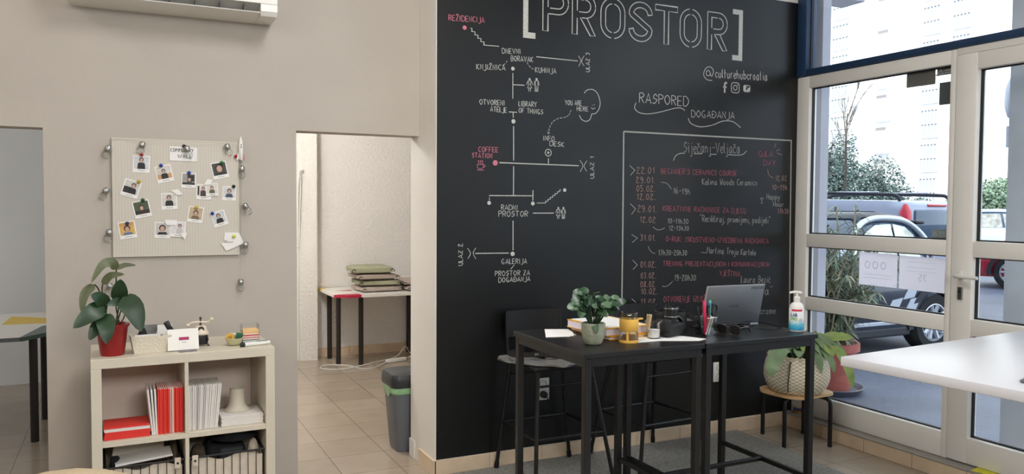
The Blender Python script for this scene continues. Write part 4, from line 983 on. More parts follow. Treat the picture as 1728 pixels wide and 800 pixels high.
# wire baskets
m_wire = mat('black_wire', (26, 24, 24), .4); m_linen = mat('cream_linen', (214, 202, 184), .9, var=.08, scale=30, bump=.3, bscale=150); m_darkcloth = mat('black_cloth', (30, 31, 34), .85, var=.2, scale=20, bump=.5, bscale=40); m_brown = mat('brown_cloth', (78, 66, 54), .85, var=.25, scale=18, bump=.5, bscale=40)
def wire_basket(label, x0, x1, tabx):
    t = thing('wire_basket', label, 'basket', K(x0, .03, FT+.001), KR, 'wire baskets in the lower compartments')
    w, d, h = x1-x0, .34, .275; wr = MB(); 
    for z in (.004, h): wr.tube([(0, 0, z), (w, 0, z), (w, d, z), (0, d, z)], .003 if z < .1 else .0045, 6, closed=True)
    k = int(w/.032)
    for i in range(k+1):
        a = w*i/k; wr.tube([(a, 0, h), (a, 0, .004), (a, d, .004), (a, d, h)], .0018, 5)
    for i in range(1, 9): a = d*i/9; wr.tube([(0, a, h), (0, a, .004), (w, a, .004), (w, a, h)], .0018, 5)
    wr.build('wire_frame', m_wire, t, 60)
    li = MB(); n = 14; vs = []; fs = []
    ring = [(.006+(w-.012)*i/n, .008) for i in range(n)]+[(w-.006, .008+(d-.016)*i/n) for i in range(n)]+[(w-.006-(w-.012)*i/n, d-.008) for i in range(n)]+[(.006, d-.008-(d-.016)*i/n) for i in range(n)]
    for zz in (.012, .2, h-.012):
        for i, (a, b) in enumerate(ring): vs.append((a, b, zz+(.010*math.sin(i*.8) if zz > .21 else 0)))
    m_ = len(ring); fs = [(k_*m_+i, k_*m_+(i+1) % m_, (k_+1)*m_+(i+1) % m_, (k_+1)*m_+i) for k_ in (0, 1) for i in range(m_)]+[tuple(range(m_))]
    li.add(vs, fs); li.build('liner', m_linen, t, 60)
    tb = MB(); tb.box(tabx-.012, tabx+.012, -.006, -.0035, h-.035, h+.012, bev=.001); tb.cyl((tabx, -.0075, h-.012), (tabx, -.005, h-.012), .005, mi=1)
    tb.build('label_tab', [m_linen, m_wire], t)
    return t
wire_basket('wire basket with cream liner in the lower left compartment', .045, .345, .276)
wire_basket('wire basket with cream liner in the lower right compartment', .370, .676, .02)
def lump(name, label, cat, loc, s_, m, seed, rough=.25, rz=0, n=3, box=.0):
    b = bmesh.new(); bmesh.ops.create_icosphere(b, subdivisions=n, radius=1); r_ = random.Random(seed)
    ph = [r_.uniform(0, 6) for _ in range(6)]
    for v in b.verts:
        p = v.co.copy(); q = 1+rough*.5*(math.sin(p.x*3+ph[0])*math.sin(p.y*3.3+ph[1])+.6*math.sin(p.z*5+p.x*4+ph[2]))
        if box: mx = max(abs(p.x), abs(p.y), abs(p.z)); p = p.lerp(p/mx*.85, box)
        v.co = Vector((p.x*s_[0]*q, p.y*s_[1]*q, (p.z*s_[2]*q)+s_[2]))
    mb = MB().bm(b); return tag(place(mb.build(name, m, None, 60), loc, rz), label, cat)
bx = MB(); Xp = Matrix.Rotation(math.radians(-62), 4, 'X')
bx.add([(.0, 0, 0), (.2, 0, 0), (.215, .105, 0), (.02, .125, 0), (0, 0, .015), (.2, 0, .015), (.215, .105, .015), (.02, .125, .015)], [(0, 3, 2, 1), (4, 5, 6, 7), (0, 1, 5, 4), (1, 2, 6, 5), (2, 3, 7, 6), (3, 0, 4, 7)], 0, Matrix.Rotation(math.radians(58), 4, 'X'))
tag(place(bx.build('paper_carrier_bag', mat('grey_cardboard', (200, 192, 176), .8, var=.05, scale=10)), K(.07, .17, .292), KR), 'flat grey paper bag leaning in the lower left basket', 'paper bag')
sh = MB(); sh.box(0, .22, 0, .112, 0, .009, bev=.001)
tag(place(sh.build('paper_sheaf', m_paper), K(.085, .045, .314), KR+.03, .05, -.07), 'white sheaf of paper lying across the lower left basket', 'paper')
lump('folded_cloth', 'black cloth at the left of the lower left basket', 'cloth', K(.086, .11, .235), (.024, .05, .055), m_darkcloth, 2)
lump('cloth_bag', 'brown crumpled cloth at the right of the lower left basket', 'cloth', K(.314, .12, .24), (.016, .06, .06), m_brown, 3)
lump('camera_pouch', 'small brown pouch in the lower right basket', 'pouch', K(.412, .13, .235), (.035, .05, .055), m_brown, 5, .2, 0, 3, .5)
bg = thing('camera_bag', 'black camera bag standing in the lower right basket', 'bag', K(.53, .2, .14), KR)
MB().box(-.085, .085, -.07, .09, 0, .19, bev=.03, seg=3).build('bag_body', m_darkcloth, bg, 50)
MB().box(-.03, .075, -.083, -.06, .05, .175, bev=.012, seg=3).build('front_pocket', mat('dark_grey_nylon', (52, 56, 60), .7), bg, 50)
MB().tube(smooth3([(-.07, -.02, .185), (-.05, -.03, .207), (.05, -.03, .207), (.07, -.02, .185)], 4), .006, 6).build('carry_handle', m_darkcloth, bg, 60)
MB().sphere((.02, -.084, .15), .004, 8).sphere((.032, -.084, .15), .004, 8).sphere((-.06, -.072, .12), .004, 8).build('studs', m_steel, bg)
tag(place(MB().lathe([(0, .02), (.05, .018), (.065, .0), (.095, -.004), (.1, .0), (.07, .012), (.058, .034), (0, .04)], n=28).build('beret', m_darkcloth, None, 50), K(.565, .15, .360), 0), 'flat black beret lying on top of the camera bag', 'hat')
lump('linen_bag', 'cream linen bag bulging from the lower right basket', 'bag', K(.642, .11, .20), (.024, .04, .075), m_linen, 8, .15)

# ------------------------------------------------------------------ on the shelf unit
ZT = KH+.0005
m_redpot = mat('red_plastic_pot', (150, 22, 24), .35); m_soil = mat('potting_soil', (48, 38, 30), .95, bump=.6, bscale=90)
PX, PY = -.0525, 3.690
pp = thing('potted_plant', 'leafy green plant in a red pot on the cube shelf', 'potted plant', (PX, PY, ZT))
MB().lathe([(0, 0), (.043, 0), (.046, .006), (.060, .115), (.066, .12), (.0665, .128), (.063, .129), (.058, .115), (0, .11)], n=36).build('pot', m_redpot, pp, 50)
MB().lathe([(0, .113), (.03, .116), (.058, .11)], n=20).build('soil', m_soil, pp, 60)
LV = [([(-0.035, 1.126, 0), (-0.049, 1.156, -.02), (-0.085, 1.148, -.04), (-0.124, 1.081, -.06)], .042, 1), ([(-0.035, 1.128, 0), (-0.003, 1.142, .03), (0.041, 1.139, .05)], .022, 0), ([(-0.086, 1.065, .01), (-0.055, 1.102, .0), (-0.004, 1.107, -.01)], .032, 1),
 ([(-0.115, 1.066, .01), (-0.150, 1.03, -.01), (-0.162, 0.956, -.02)], .038, 1), ([(-0.071, 0.972, 0), (-0.095, 1.012, -.03), (-0.127, 1.031, -.045)], .06, 2), ([(-0.026, .995, .0), (-.022, 1.045, -.03), (-0.019, 1.09, -.04)], .064, 2),
 ([(-0.008, .992, .0), (-.035, .995, -.03), (-0.07, .986, -.05)], .04, 2), ([(-0.014, 1.012, -.02), (0.028, .965, -.045), (0.055, .873, -.06)], .088, 2), ([(-0.081, .978, -.01), (-0.126, .955, -.05), (-0.19, .904, -.075)], .075, 2), ([(-0.101, .922, -.02), (-.115, .885, -.05), (-0.135, .851, -.065)], .046, 2), ([(-0.086, .945, -.02), (-.072, .905, -.07), (-0.074, .835, -.085)], .072, 2)]
lm = [m_green, mat('pale_underside_leaf', (92, 98, 66), .5, var=.2, scale=12)]
stems = [[(-.022, .885, 0), (-.038, .976, 0), (-.036, 1.06, .01), (-.034, 1.126, 0)], [(-.075, .885, 0), (-.078, .978, 0), (-.088, 1.033, .01), (-.086, 1.065, .01)], [(-.06, .885, 0), (-.096, 1.03, .02), (-.115, 1.066, .01)], [(-.06, .885, 0), (-.075, .93, .0), (-.071, .972, 0)], [(-.045, .885, 0), (-.03, .95, 0), (-.026, .995, 0)], [(-.04, .885, 0), (-.02, .95, .02), (-.008, .992, 0)], [(-.03, .885, 0), (-.004, .94, 0), (-.014, 1.012, -.01)], [(-.06, .885, 0), (-.085, .95, 0), (-.081, .978, -.01)], [(-.06, .885, 0), (-.09, .9, -.01), (-.101, .922, -.02)], [(-.055, .885, 0), (-.08, .92, -.01), (-.086, .945, -.02)]]
for P in stems:
    MB().tube(smooth3([(a-PX-.0, c, b-ZT) for a, b, c in P], 4), .0028, 6).build('stem', mat('plant_stem', (58, 66, 36), .6) if 'plant_stem' not in bpy.data.materials else bpy.data.materials['plant_stem'], pp, 60)
for P, w_, k in LV:
    l_ = MB(); l_.leaf([(a-PX, c-.012, b-ZT) for a, b, c in P], w_, 0, .18, up=(0, -1, .35), shape=lambda t: max(.03, math.sin(PI*t**.7)**.75)); l_.build('leaf', lm[0] if k == 2 else lm[1], pp, 60)
# white woven basket with papers
wb_ = thing('storage_tub', 'white rectangular tub of cards and papers beside the red pot', 'storage tub', K(.226, .112, ZT), KR+.06)
b = MB(); T0 = [(-.066, -.035), (.066, -.035), (.066, .045), (-.066, .045)]; T1 = [(-.079, -.045), (.079, -.045), (.079, .055), (-.079, .055)]
vs = [(a, c, 0) for a, c in T0]+[(a, c, .072) for a, c in T1]+[(a*.95, c*.92, .072) for a, c in T1]+[(a*.94, c*.9, .006) for a, c in T0]
b.add(vs, [(3, 2, 1, 0)]+[(i, (i+1) % 4, 4+(i+1) % 4, 4+i) for i in range(4)]+[(4+i, 4+(i+1) % 4, 8+(i+1) % 4, 8+i) for i in range(4)]+[(8+i, 8+(i+1) % 4, 12+(i+1) % 4, 12+i) for i in range(4)]+[(12, 13, 14, 15)])
b.build('tub', mat('off_white_weave', (222, 212, 192), .7, bump=.5, bscale=110), wb_, 30)
m_photo = mat('grey_photo_card', (112, 112, 108), .5, var=.3, scale=20)
def card(name, label, loc, rz, rx, w, h, mats, extra=None, th=.0012):
    c_ = MB(); c_.box(-w/2, w/2, 0, th, 0, h, 0)
    if extra: extra(c_)
    return tag(place(c_.build(name, mats), loc, rz, rx), label, 'card')
def ex1(c_):
    f = lambda u, v, d=0: (u, -.0002-d, v); c_.add([f(.01, .03, .0003), f(.04, .03, .0003), f(.04, .085, .0003), f(.01, .085, .0003)], [(0, 1, 2, 3)], 1); c_.ribbon(arc(.028, .06, .025, .02, 60, 290, 10), .003, f, 2)
card('photo_card', 'dark grey photo card in the white tub', K(.248, .135, ZT+.012), KR, -.08, .09, .098, [m_photo, m_darkcloth, m_page], ex1)
def ex2(c_):
    for u, v in ((-.012, .05), (.022, .085)): c_.cyl((u, -.0008, v), (u, 0, v), .0065, n=14, mi=1)
card('paper_card', 'white card with two black dots in the white tub', K(.283, .118, ZT+.012), KR, -.08, .058, .098, [m_paper, m_darkcloth], ex2)
card('paper_card', 'white torn-edged paper at the front of the white tub', K(.21, .085, ZT+.01), KR+.05, .06, .09, .068, [m_paper])
lump('cable_pouch', 'small black pouch sticking up from the white tub', 'pouch', K(.196, .135, ZT+.012), (.018, .014, .045), m_darkcloth, 12)
# display card on a foot
dc = thing('display_card', 'white card with a magenta block, propped on the cube shelf', 'card', K(.352, .062, ZT), KR+.03)
Xt = Matrix.Rotation(-.2, 4, 'X')
MB().box(-.062, .062, 0, .003, .004, .094, bev=.0008, X=Xt).build('card_panel', m_white, dc)
pb = MB(); pf = lambda u, v, d=0: tuple(Xt @ Vector((u, -.0003-d, v)))
pb.add([pf(-.017, .046), pf(.023, .046), pf(.023, .059), pf(-.017, .059)], [(0, 1, 2, 3)], 0); write(pb, 'LOREM', pf, -.004, .036, .016, .003, .0006, 1) if 0 else pb.ribbon([(-.006, .037), (.012, .037)], .0016, pf, 1)
pb.build('magenta_block', [mat('magenta_print', (168, 20, 92), .5), m_grey], dc)
MB().box(-.02, .05, -.03, .05, 0, .003, bev=.001).build('metal_foot', mat('grey_metal_sheet', (120, 120, 122), .4, .6), dc)
# hand torch
to = thing('torch', 'black handset torch leaning behind the white display card', 'torch', K(.31, .135, ZT), KR)
MB().tube([(.0, 0, .016), (.004, 0, .075), (.0, -.002, .08)], [.014, .014, .012], 14).build('body', m_blackplastic, to, 40)
MB().box(-.012, .012, -.012, .012, -.02, .03, bev=.003, X=Matrix.Translation((-.008, 0, .092)) @ Matrix.Rotation(-.45, 4, 'Y')).build('head', m_blackplastic, to, 40)
MB().box(.0, .085, -.014, .014, .055, .08, bev=.006).build('handle', m_blackplastic, to, 40)
MB().lathe([(0, 0), (.02, 0), (.02, .018), (.012, .022), (0, .022)], n=18).build('base', m_blackplastic, to, 40)
# ornamental telephone
tp = thing('ornamental_telephone', 'small cream and black antique style telephone ornament', 'ornament', K(.432, .17, ZT), KR)
m_cream = mat('cream_ceramic', (222, 206, 184), .3, coat=.3)
MB().box(-.024, .024, -.018, .018, .006, .05, bev=.003).build('box_base', m_blackplastic, tp, 40)
for sx in (-1, 1):
    for sy in (-1, 1): MB().tube(smooth3([(sx*.022, sy*.016, .055), (sx*.027, sy*.02, .03), (sx*.024, sy*.018, .012), (sx*.032, sy*.024, .0)], 3), .004, 6).build('foot', m_blackplastic, tp, 60)
MB().lathe([(0, .05), (.034, .05), (.036, .056), (.03, .062), (.026, .075), (.024, .086), (.015, .09), (0, .09)], n=24).build('phone_body', m_cream, tp, 50)
MB().cyl((0, -.0255, .075), (0, -.022, .075), .013, n=18).build('dial', m_brown, tp, 50)
hs = MB(); hs.tube(smooth3([(-.05, 0, .096), (-.032, 0, .104), (0, 0, .105), (.03, 0, .103), (.043, 0, .112)], 4), .0045, 8); hs.sphere((-.052, 0, .092), .009, 10); hs.sphere((.046, 0, .114), .009, 10); hs.build('handset', m_cream, tp, 60)
MB().tube([(0, 0, .09), (0, 0, .118)], [.005, .003], 8).sphere((0, 0, .122), .006, 8).build('cradle', m_brown, tp, 60)
# bowl of tea bags
bw = thing('small_bowl', 'small pale green glass bowl holding tea sachets', 'bowl', K(.565, .115, ZT))
MB().lathe([(0, 0), (.02, 0), (.031, .012), (.0385, .032), (.036, .033), (.028, .014), (0, .006)], n=28).build('bowl_shell', mat('pale_green_glaze', (198, 194, 150), .3, coat=.3), bw, 50)
for i, (dx, rzz, c_, nm, lab) in enumerate(((-.012, .1, (216, 164, 44), 'tea_sachet', 'yellow tea sachet standing in the small bowl'), (.016, -.2, (34, 96, 60), 'tea_sachet', 'green tea sachet standing in the small bowl'), (-.002, .3, (226, 216, 190), 'tea_sachet', 'cream tea sachet behind the yellow one in the small bowl'))):
    s_ = MB(); s_.box(-.015, .015, -.001, .001, 0, .044, 0, .0006); s_.box(-.009, .009, -.0013, 0, .012, .034, 1)
    X = K(.565+dx, .112+.008*i, ZT+.009)
    tag(place(s_.build(nm, [mat('sachet_%d' % i, c_, .5), mat('sachet_print_%d' % i, tuple(int(v*.75) for v in c_), .5)]), X, rzz+KR, -.12, (-.18, .25, .1)[i]), lab, 'tea sachet', 'tea sachets in the small bowl')
# sticky notes holder
nh = thing('note_holder', 'clear acrylic holder with a stack of coloured note pads', 'note holder', K(.640, .165, ZT), KR)
hb = MB()
for a, b_, c_, d in ((-.037, -.035, -.035, .035), (.035, .037, -.035, .035), (-.037, .037, .035, .037)): hb.box(a, b_, c_, d, 0, .085)
hb.box(-.037, .037, -.035, .035, 0, .002); hb.build('acrylic_box', m_clear, nh)
for i, c_ in enumerate(((120, 150, 170), (206, 206, 198), (120, 128, 128), (220, 206, 196), (206, 120, 124), (230, 214, 200), (190, 30, 56), (236, 226, 206), (230, 180, 120), (236, 190, 132), (238, 198, 140))):
    MB().box(-.034, .034, -.033, .033, .0025+i*.0053, .0025+i*.0053+.005).build('note_pad', mat('note_%d' % i, c_, .8), nh)
mk = thing('marker_pen', 'thick white marker pen lying in front of the note pads', 'marker', K(.600, .055, ZT+.009), KR+.2)
MB().tube([(0, 0, 0), (.075, 0, 0), (.085, 0, 0), (.115, 0, 0)], [.009, .009, .0085, .0075], 14).build('barrel', m_whiteplastic, mk, 50)
MB().tube([(-.018, 0, 0), (.001, 0, 0)], [.009, .009], 14).build('pen_end', m_blackplastic, mk, 50)
MB().box(.05, .1, -.003, .003, .0075, .0105, bev=.001).build('clip', m_grey, mk)

# ------------------------------------------------------------------ air conditioner
ac = thing('air_conditioner', 'white split air conditioner high on the left wall', 'air conditioner', (.228, YL, 2.277))
hw = .428; b = MB()
b.add([(x, y, z) for x in (-hw, hw-.0) for y, z in ((0, .0), (0, .285), (-.12, .285), (-.19, .26), (-.205, .2), (-.205, .055), (-.17, .055), (-.06, .012))], [tuple(range(8))[::-1], tuple(range(8, 16))]+[(i, (i+1) % 8, 8+(i+1) % 8, 8+i) for i in range(8)])
b.build('housing', m_whiteplastic, ac, 30)
b = MB(); b.prism([(-.0, 0), (-.0, .07), (-.2, .07), (-.205, .02), (-.19, .0), (-.06, 0)], hw-.075, hw, X=Matrix(((0, 0, 1, 0), (1, 0, 0, 0), (0, 1, 0, 0), (0, 0, 0, 1)))); b.build('end_cap', m_whiteplastic, ac, 30)
b = MB(); b.prism([(-.02, 0), (-.06, -.0), (-.15, .002), (-.198, .012), (-.2, .016), (-.15, .008), (-.06, .008)], -hw, hw-.076, X=Matrix(((0, 0, 1, 0), (1, 0, 0, 0), (0, 1, 0, 0), (0, 0, 0, 1)))); b.build('flap', m_whiteplastic, ac, 30)
for i in range(7):
    x = -hw+.08+i*.105; MB().box(x, x+.003, -.175, -.10, .012, .05).build('vane', m_grey, ac)

# ------------------------------------------------------------------ pin board
def mesh_mat():
    m = bpy.data.materials.new('expanded_mesh'); m.use_nodes = True; nt = m.node_tree; b = nt.nodes['Principled BSDF']; L = nt.links.new
    g = nt.nodes.new('ShaderNodeTexCoord'); s = nt.nodes.new('ShaderNodeSeparateXYZ'); L(g.outputs['Object'], s.inputs[0])
    def mth(op, a, b_=None, v=None):
        n = nt.nodes.new('ShaderNodeMath'); n.operation = op; L(a, n.inputs[0])
        if b_ is not None: L(b_, n.inputs[1])
        elif v is not None: n.inputs[1].default_value = v
        return n.outputs[0]
    u = mth('MULTIPLY', s.outputs[0], v=2*PI/.0125); w = mth('MULTIPLY', s.outputs[2], v=2*PI/.0075)
    f = mth('MULTIPLY', mth('COSINE', mth('MULTIPLY', mth('ADD', u, w), v=.5)), mth('COSINE', mth('MULTIPLY', mth('SUBTRACT', u, w), v=.5)))
    r = nt.nodes.new('ShaderNodeValToRGB'); r.color_ramp.elements[0].position = .1; r.color_ramp.elements[1].position = .45
    r.color_ramp.elements[0].color = (*lin((204, 197, 185)), 1); r.color_ramp.elements[1].color = (*lin((195, 188, 175)), 1); L(f, r.inputs[0]); L(r.outputs[0], b.inputs['Base Color'])
    bp = nt.nodes.new('ShaderNodeBump'); bp.inputs['Strength'].default_value = .12; bp.inputs['Distance'].default_value = .002; bp.invert = True; L(f, bp.inputs['Height']); L(bp.outputs[0], b.inputs['Normal'])
    b.inputs['Roughness'].default_value = .5
    return m
BX, BZ, BY = .226, 1.153, YL-.014
bd = thing('pin_board', 'white expanded metal pin board covered with instant photos', 'pin board', (BX, YL, BZ))
b = MB(); b.box(-.276, .274, -.014, -.0005, 0, .546, 0, .003)
b.build('mesh_panel', mesh_mat(), bd)
b = MB()
for a in (-.276, .268): b.box(a, a+.006, -.0155, -.001, 0, .546)
for a in (0, .540): b.box(-.27, .268, -.0155, -.001, a, a+.006)
b.build('rim', mat('board_rim', (204, 196, 182), .5), bd)
def BP(x, y): return (-.276+(x-123)/(808-123)*.55, .546-(y-103-(x-123)*.022)/(747-103)*.546)     # board coordinates of a spot
m_skin = mat('photo_skin_tone', (196, 160, 140), .6); m_hair = mat('photo_dark', (44, 40, 40), .6)
def polaroid(x, y, rot, w, bgc, fig, lab, pin=None, land=None, hx=0):
    u, v = BP(x, y); t = thing('instant_photo', lab, 'photo', (BX+u, BY-.0008, BZ+v), 0, 'instant photos on the pin board'); t.rotation_euler = (0, math.radians(rot), 0)
    h = w*1.1
    MB().box(-w/2, w/2, -.0012, 0, -h/2, h/2).build('print', m_paper, t)
    nm = 'photo_ground_%d_%d_%d' % bgc; mb_ = bpy.data.materials.get(nm) or mat(nm, bgc, .5, var=.12, scale=60)
    f = lambda a, c, d=0: (a, -.0013-d, c); x0, x1, z0, z1 = -w*.43, w*.43, -h*.29, h*.44
    p = MB(); p.add([f(x0, z0), f(x1, z0), f(x1, z1), f(x0, z1)], [(0, 1, 2, 3)]); 
    if land:
        for (a0, b0, a1, b1), ci in land: p.add([f(x0+(x1-x0)*a0, z0+(z1-z0)*b0, .0001), f(x0+(x1-x0)*a1, z0+(z1-z0)*b0, .0001), f(x0+(x1-x0)*a1, z0+(z1-z0)*b1, .0001), f(x0+(x1-x0)*a0, z0+(z1-z0)*b1, .0001)], [(0, 1, 2, 3)], ci)
    rp_ = random.Random(int(x)); 
    p.ribbon([(-w*.2+i*w*.06, -h*.39+rp_.uniform(-1, 1)*h*.02) for i in range(8)], .0013, f, 1)
    pic = p.build('picture', [mb_, m_hair, mat('photo_tone_%d' % x, (206, 206, 204), .5), mat('photo_accent_%d' % x, (198, 150, 96) if bgc[0] > bgc[2] else (150, 160, 170), .5)], t)
    if fig:
        cx = w*hx; c = MB(); g = lambda a, cc, d=0: (a, -.0017-d, cc)
        s_ = fig[0]; hr = w*.1*s_; hz = z0+(z1-z0)*fig[1]
        zc = lambda q: max(z0+.0004, q)
        bw_ = min(2.1, (x1-x0)*.49/hr)
        body = [(cx-hr*bw_, z0+.0002), (cx-hr*bw_*.95, zc(hz-hr*2.6)), (cx-hr*bw_*.66, zc(hz-hr*1.5)), (cx+hr*bw_*.66, zc(hz-hr*1.5)), (cx+hr*bw_*.95, zc(hz-hr*2.6)), (cx+hr*bw_, z0+.0002)]
        n = len(body); c.add([g(a, b_) for a, b_ in body], [tuple(range(n))], 0)
        c.add([g(cx+hr*1.25*math.cos(q), max(z0, hz+.1*hr+hr*1.35*math.sin(q)), .0001) for q in [i*PI/7 for i in range(14)]], [tuple(range(14))], 2)
        c.add([g(cx+hr*.85*math.cos(q), hz-.15*hr+hr*1.05*math.sin(q), .0002) for q in [i*PI/7 for i in range(14)]], [tuple(range(14))], 1)
        fc = fig[2] if len(fig) > 2 else (36, 36, 38)
        mn = 'figure_cloth_%d_%d_%d' % fc
        c.build('portrait_figure', [bpy.data.materials.get(mn) or mat(mn, fc, .6), m_skin, m_hair], t)
    return t
polaroid(275, 245, 2, .072, (206, 208, 210), (1.1, .72), 'instant photo under the red pin, portrait on pale ground')
polaroid(395, 298, -13, .072, (206, 196, 184), (1.0, .62, (40, 36, 40)), 'tilted instant photo of a person at an orange table, below a blue pin', land=[((0, 0, 1, .38), 3), ((.3, .38, .9, .9), 2)])
polaroid(527, 335, 2, .064, (150, 150, 146), (1.2, .5, (60, 62, 60)), 'grey instant photo in the middle of the board under a blue pin', land=[((0, 0, 1, .2), 1), ((.4, .3, .95, .9), 1)], hx=.05)
polaroid(700, 278, -12, .072, (62, 58, 56), (2.1, .55, (30, 30, 30)), 'dark close-up instant photo under the green pin at upper right')
polaroid(220, 378, 17, .072, (200, 198, 192), (1.1, .68, (30, 30, 32)), 'tilted instant photo of a dark seated figure by the upper yellow pin', land=[((.0, 0, .55, .5), 1)], hx=.1)
polaroid(275, 490, -12, .072, (70, 84, 60), (1.3, .5, (60, 40, 44)), 'green and pink instant photo under the green pin at left', land=[((0, 0, 1, .3), 1)])
polaroid(420, 449, -3, .070, (206, 202, 196), (1.2, .68), 'instant photo of a person in black beside the white folded slip')
polaroid(610, 400, 2, .066, (216, 206, 198), (.9, .7, (70, 54, 54)), 'instant photo of a standing person partly under another photo', land=[((0, .1, .14, .9), 1)], hx=-.05)
q = polaroid(655, 387, -3, .056, (214, 210, 202), (1.1, .6, (96, 92, 70)), 'small photo overlapping the standing person photo'); q.location.y -= .003
polaroid(753, 410, 2, .062, (208, 206, 206), (1.3, .62, (66, 80, 96)), 'instant photo of a person in a hat below the black pin at right')
polaroid(563, 527, 8, .068, (190, 168, 140), (1.3, .55, (120, 96, 82)), 'sandy toned instant photo under the lower yellow pin')
polaroid(695, 552, -17, .066, (200, 204, 206), (1.2, .65), 'tilted instant photo of a person in black by the lower right blue pin')
polaroid(198, 602, -9, .072, (210, 170, 92), (1.5, .5, (100, 120, 150)), 'yellow and blue instant photo at the lower left of the board', land=[((0, .7, 1, 1), 3)])
polaroid(382, 608, 1, .068, (196, 190, 186), (1.7, .55), 'instant photo of a person with long hair and a black hoodie')
q = polaroid(466, 606, 4, .066, (216, 212, 210), (1.0, .7, (196, 190, 188)), 'pale instant photo overlapping the black hoodie photo', hx=.1); q.location.y -= .003
def slip(x, y, pts, lab, rot=0, txt=None, dy=.0055, kind='paper_slip'):
    u, v = BP(x, y); s_ = MB(); k = .00080
    s_.prism([(a*k, -b_*k) for a, b_ in pts], 0, .0012, X=Matrix(((1, 0, 0, 0), (0, 0, -1, 0), (0, 1, 0, 0), (0, 0, 0, 1))))
    f = lambda a, c, d=0: (a, -.0013-d, c)
    for tx, a, c, W_, h_ in (txt or []): write(s_, tx, f, a, c, W_, h_, .0024 if h_ > .012 else .0012, 1, rnd=random.Random(2), jit=.015)
    return tag(place(s_.build(kind, [m_paper, m_hair]), (BX+u, BY-dy, BZ+v), 0, 0, math.radians(rot)), lab, 'paper')
slip(500, 187, [(-75, -42), (75, -38), (75, 45), (-75, 42)], 'white title card at the top of the pin board', 0, [('COMMUNITY', -.056, .008, .1, .016), ('WALL', -.024, -.02, .06, .016)], .0018, 'title_card')
slip(462, 402, [(-32, -12), (5, -20), (32, 10), (5, 16)], 'small white slip beside the photo of a person in black'); slip(635, 347, [(-25, 15), (-5, -20), (25, -15), (10, 14)], 'white folded slip above the two overlapping photos', dy=.008)
slip(428, 567, [(-35, -16), (32, -14), (30, 16), (-25, 14)], 'white slip between the two lowest photos', dy=.007); slip(497, 640, [(-20, -12), (18, -16), (5, 28)], 'pointed white slip under the pale photo at the bottom', dy=.0075)
slip(768, 665, [(-48, 10), (-42, -35), (38, -32), (66, 25), (30, 36)], 'white note card held by the yellow-green pin', 0, None, .002)
slip(765, 697, [(-62, -2), (42, -38), (66, 0), (-32, 44)], 'white business card tilted at the lower right of the pin board', 0, [('CONTACT', -.034, .004, .04, .006)], .005, 'business_card')
m_pin = {}
for x, y, c_, lab in ((277, 195, (170, 36, 44), 'red round pin above the portrait at upper left'), (378, 253, (34, 60, 150), 'blue round pin above the orange table photo'), (529, 293, (34, 70, 150), 'blue round pin above the middle grey photo'), (711, 236, (40, 110, 60), 'green round pin above the dark close-up photo'), (261, 341, (196, 164, 40), 'yellow round pin on the tilted photo at left'), (280, 441, (34, 84, 50), 'dark green round pin above the green and pink photo'), (778, 371, (34, 34, 40), 'black round pin above the hat photo'), (567, 487, (200, 170, 40), 'yellow round pin above the sandy photo'), (656, 522, (34, 56, 150), 'blue round pin at the left of the lower right photo'), (198, 566, (36, 60, 96), 'dark blue round pin on the yellow and blue photo'), (503, 146, (24, 24, 26), 'black round pin on the title card'), (778, 656, (206, 206, 60), 'yellow-green pin on the note card'), (793, 200, (176, 24, 44), 'red round pin beside the rocket ornament')):
    u, v = BP(x, y); p = MB(); p.lathe([(0, .0), (.008, .0), (.0085, .006), (.0055, .010), (0, .012)], n=16, X=Matrix.Rotation(PI/2, 4, 'X'))
    tag(place(p.build('push_pin', mat('pin_%d' % x, c_, .35), None, 50), (BX+u, BY-.004, BZ+v)), lab, 'pin', 'round pins on the pin board')
# rocket ornament
rk = thing('rocket_ornament', 'small white toy rocket fixed at the top right of the pin board', 'ornament', (.509, YL-.026, 1.612))
MB().lathe([(0, .0), (.008, .0), (.011, .03), (.0115, .06), (.0085, .092), (.004, .106), (.004, .112), (0, .113)], n=20).build('rocket_body', m_whiteplastic, rk, 50)
for a in (0, PI, PI*1.5): MB().prism([(.009, .04), (.010, .006), (.019, -.003), (.019, .008), (.014, .03)], -.0012, .0012, X=Matrix.Rotation(a, 4, 'Z') @ Matrix.Rotation(PI/2, 4, 'X')).build('fin', m_whiteplastic if a else mat('pinkish_fin', (200, 130, 136), .5), rk)
for z in (.062, .072): MB().sphere((.001, -.0115, z), .003, 8).build('porthole', m_grey, rk, 60)
# string of small bulbs
sl_ = thing('string_lights', 'string of small clear bulbs hung around the pin board', 'string lights', (.226, YL-.008, 1.7))
BL = [(-.065, 1.645, .3), (-.076, 1.455, .5), (-.065, 1.265, .2), (.076, 1.668, .25), (.268, 1.655, -.3), (.447, 1.672, -.3), (.514, 1.568, 0), (.530, 1.388, -.55), (.528, 1.2, .1), (.505, 1.018, .0), (-.066, 1.02, 0)]
for x, z, tl in BL:
    inb = -.04 < x < .49; bo = MB(); X = Matrix.Translation((x-.226, -.016 if not inb else -.026, z-1.7)) @ Matrix.Rotation(tl, 4, 'Y')
    bo.lathe([(0, -.046), (.011, -.043), (.0165, -.033), (.016, -.022), (.011, -.010), (.009, -.006)], n=16, X=X)
    bb = bo.build('bulb', m_clear, sl_, 60)
    MB().lathe([(.0115, -.012), (.0135, -.009), (.0135, .011), (.008, .016), (0, .016)], n=14, X=X).build('bulb_cap', m_steel, bb, 50)
    MB().tube([(0, 0, -.012), (.002, 0, -.026), (-.002, 0, -.026)], .0006, 4, X=X).build('filament', m_steel, bb)
cw = MB(); y_ = -.010
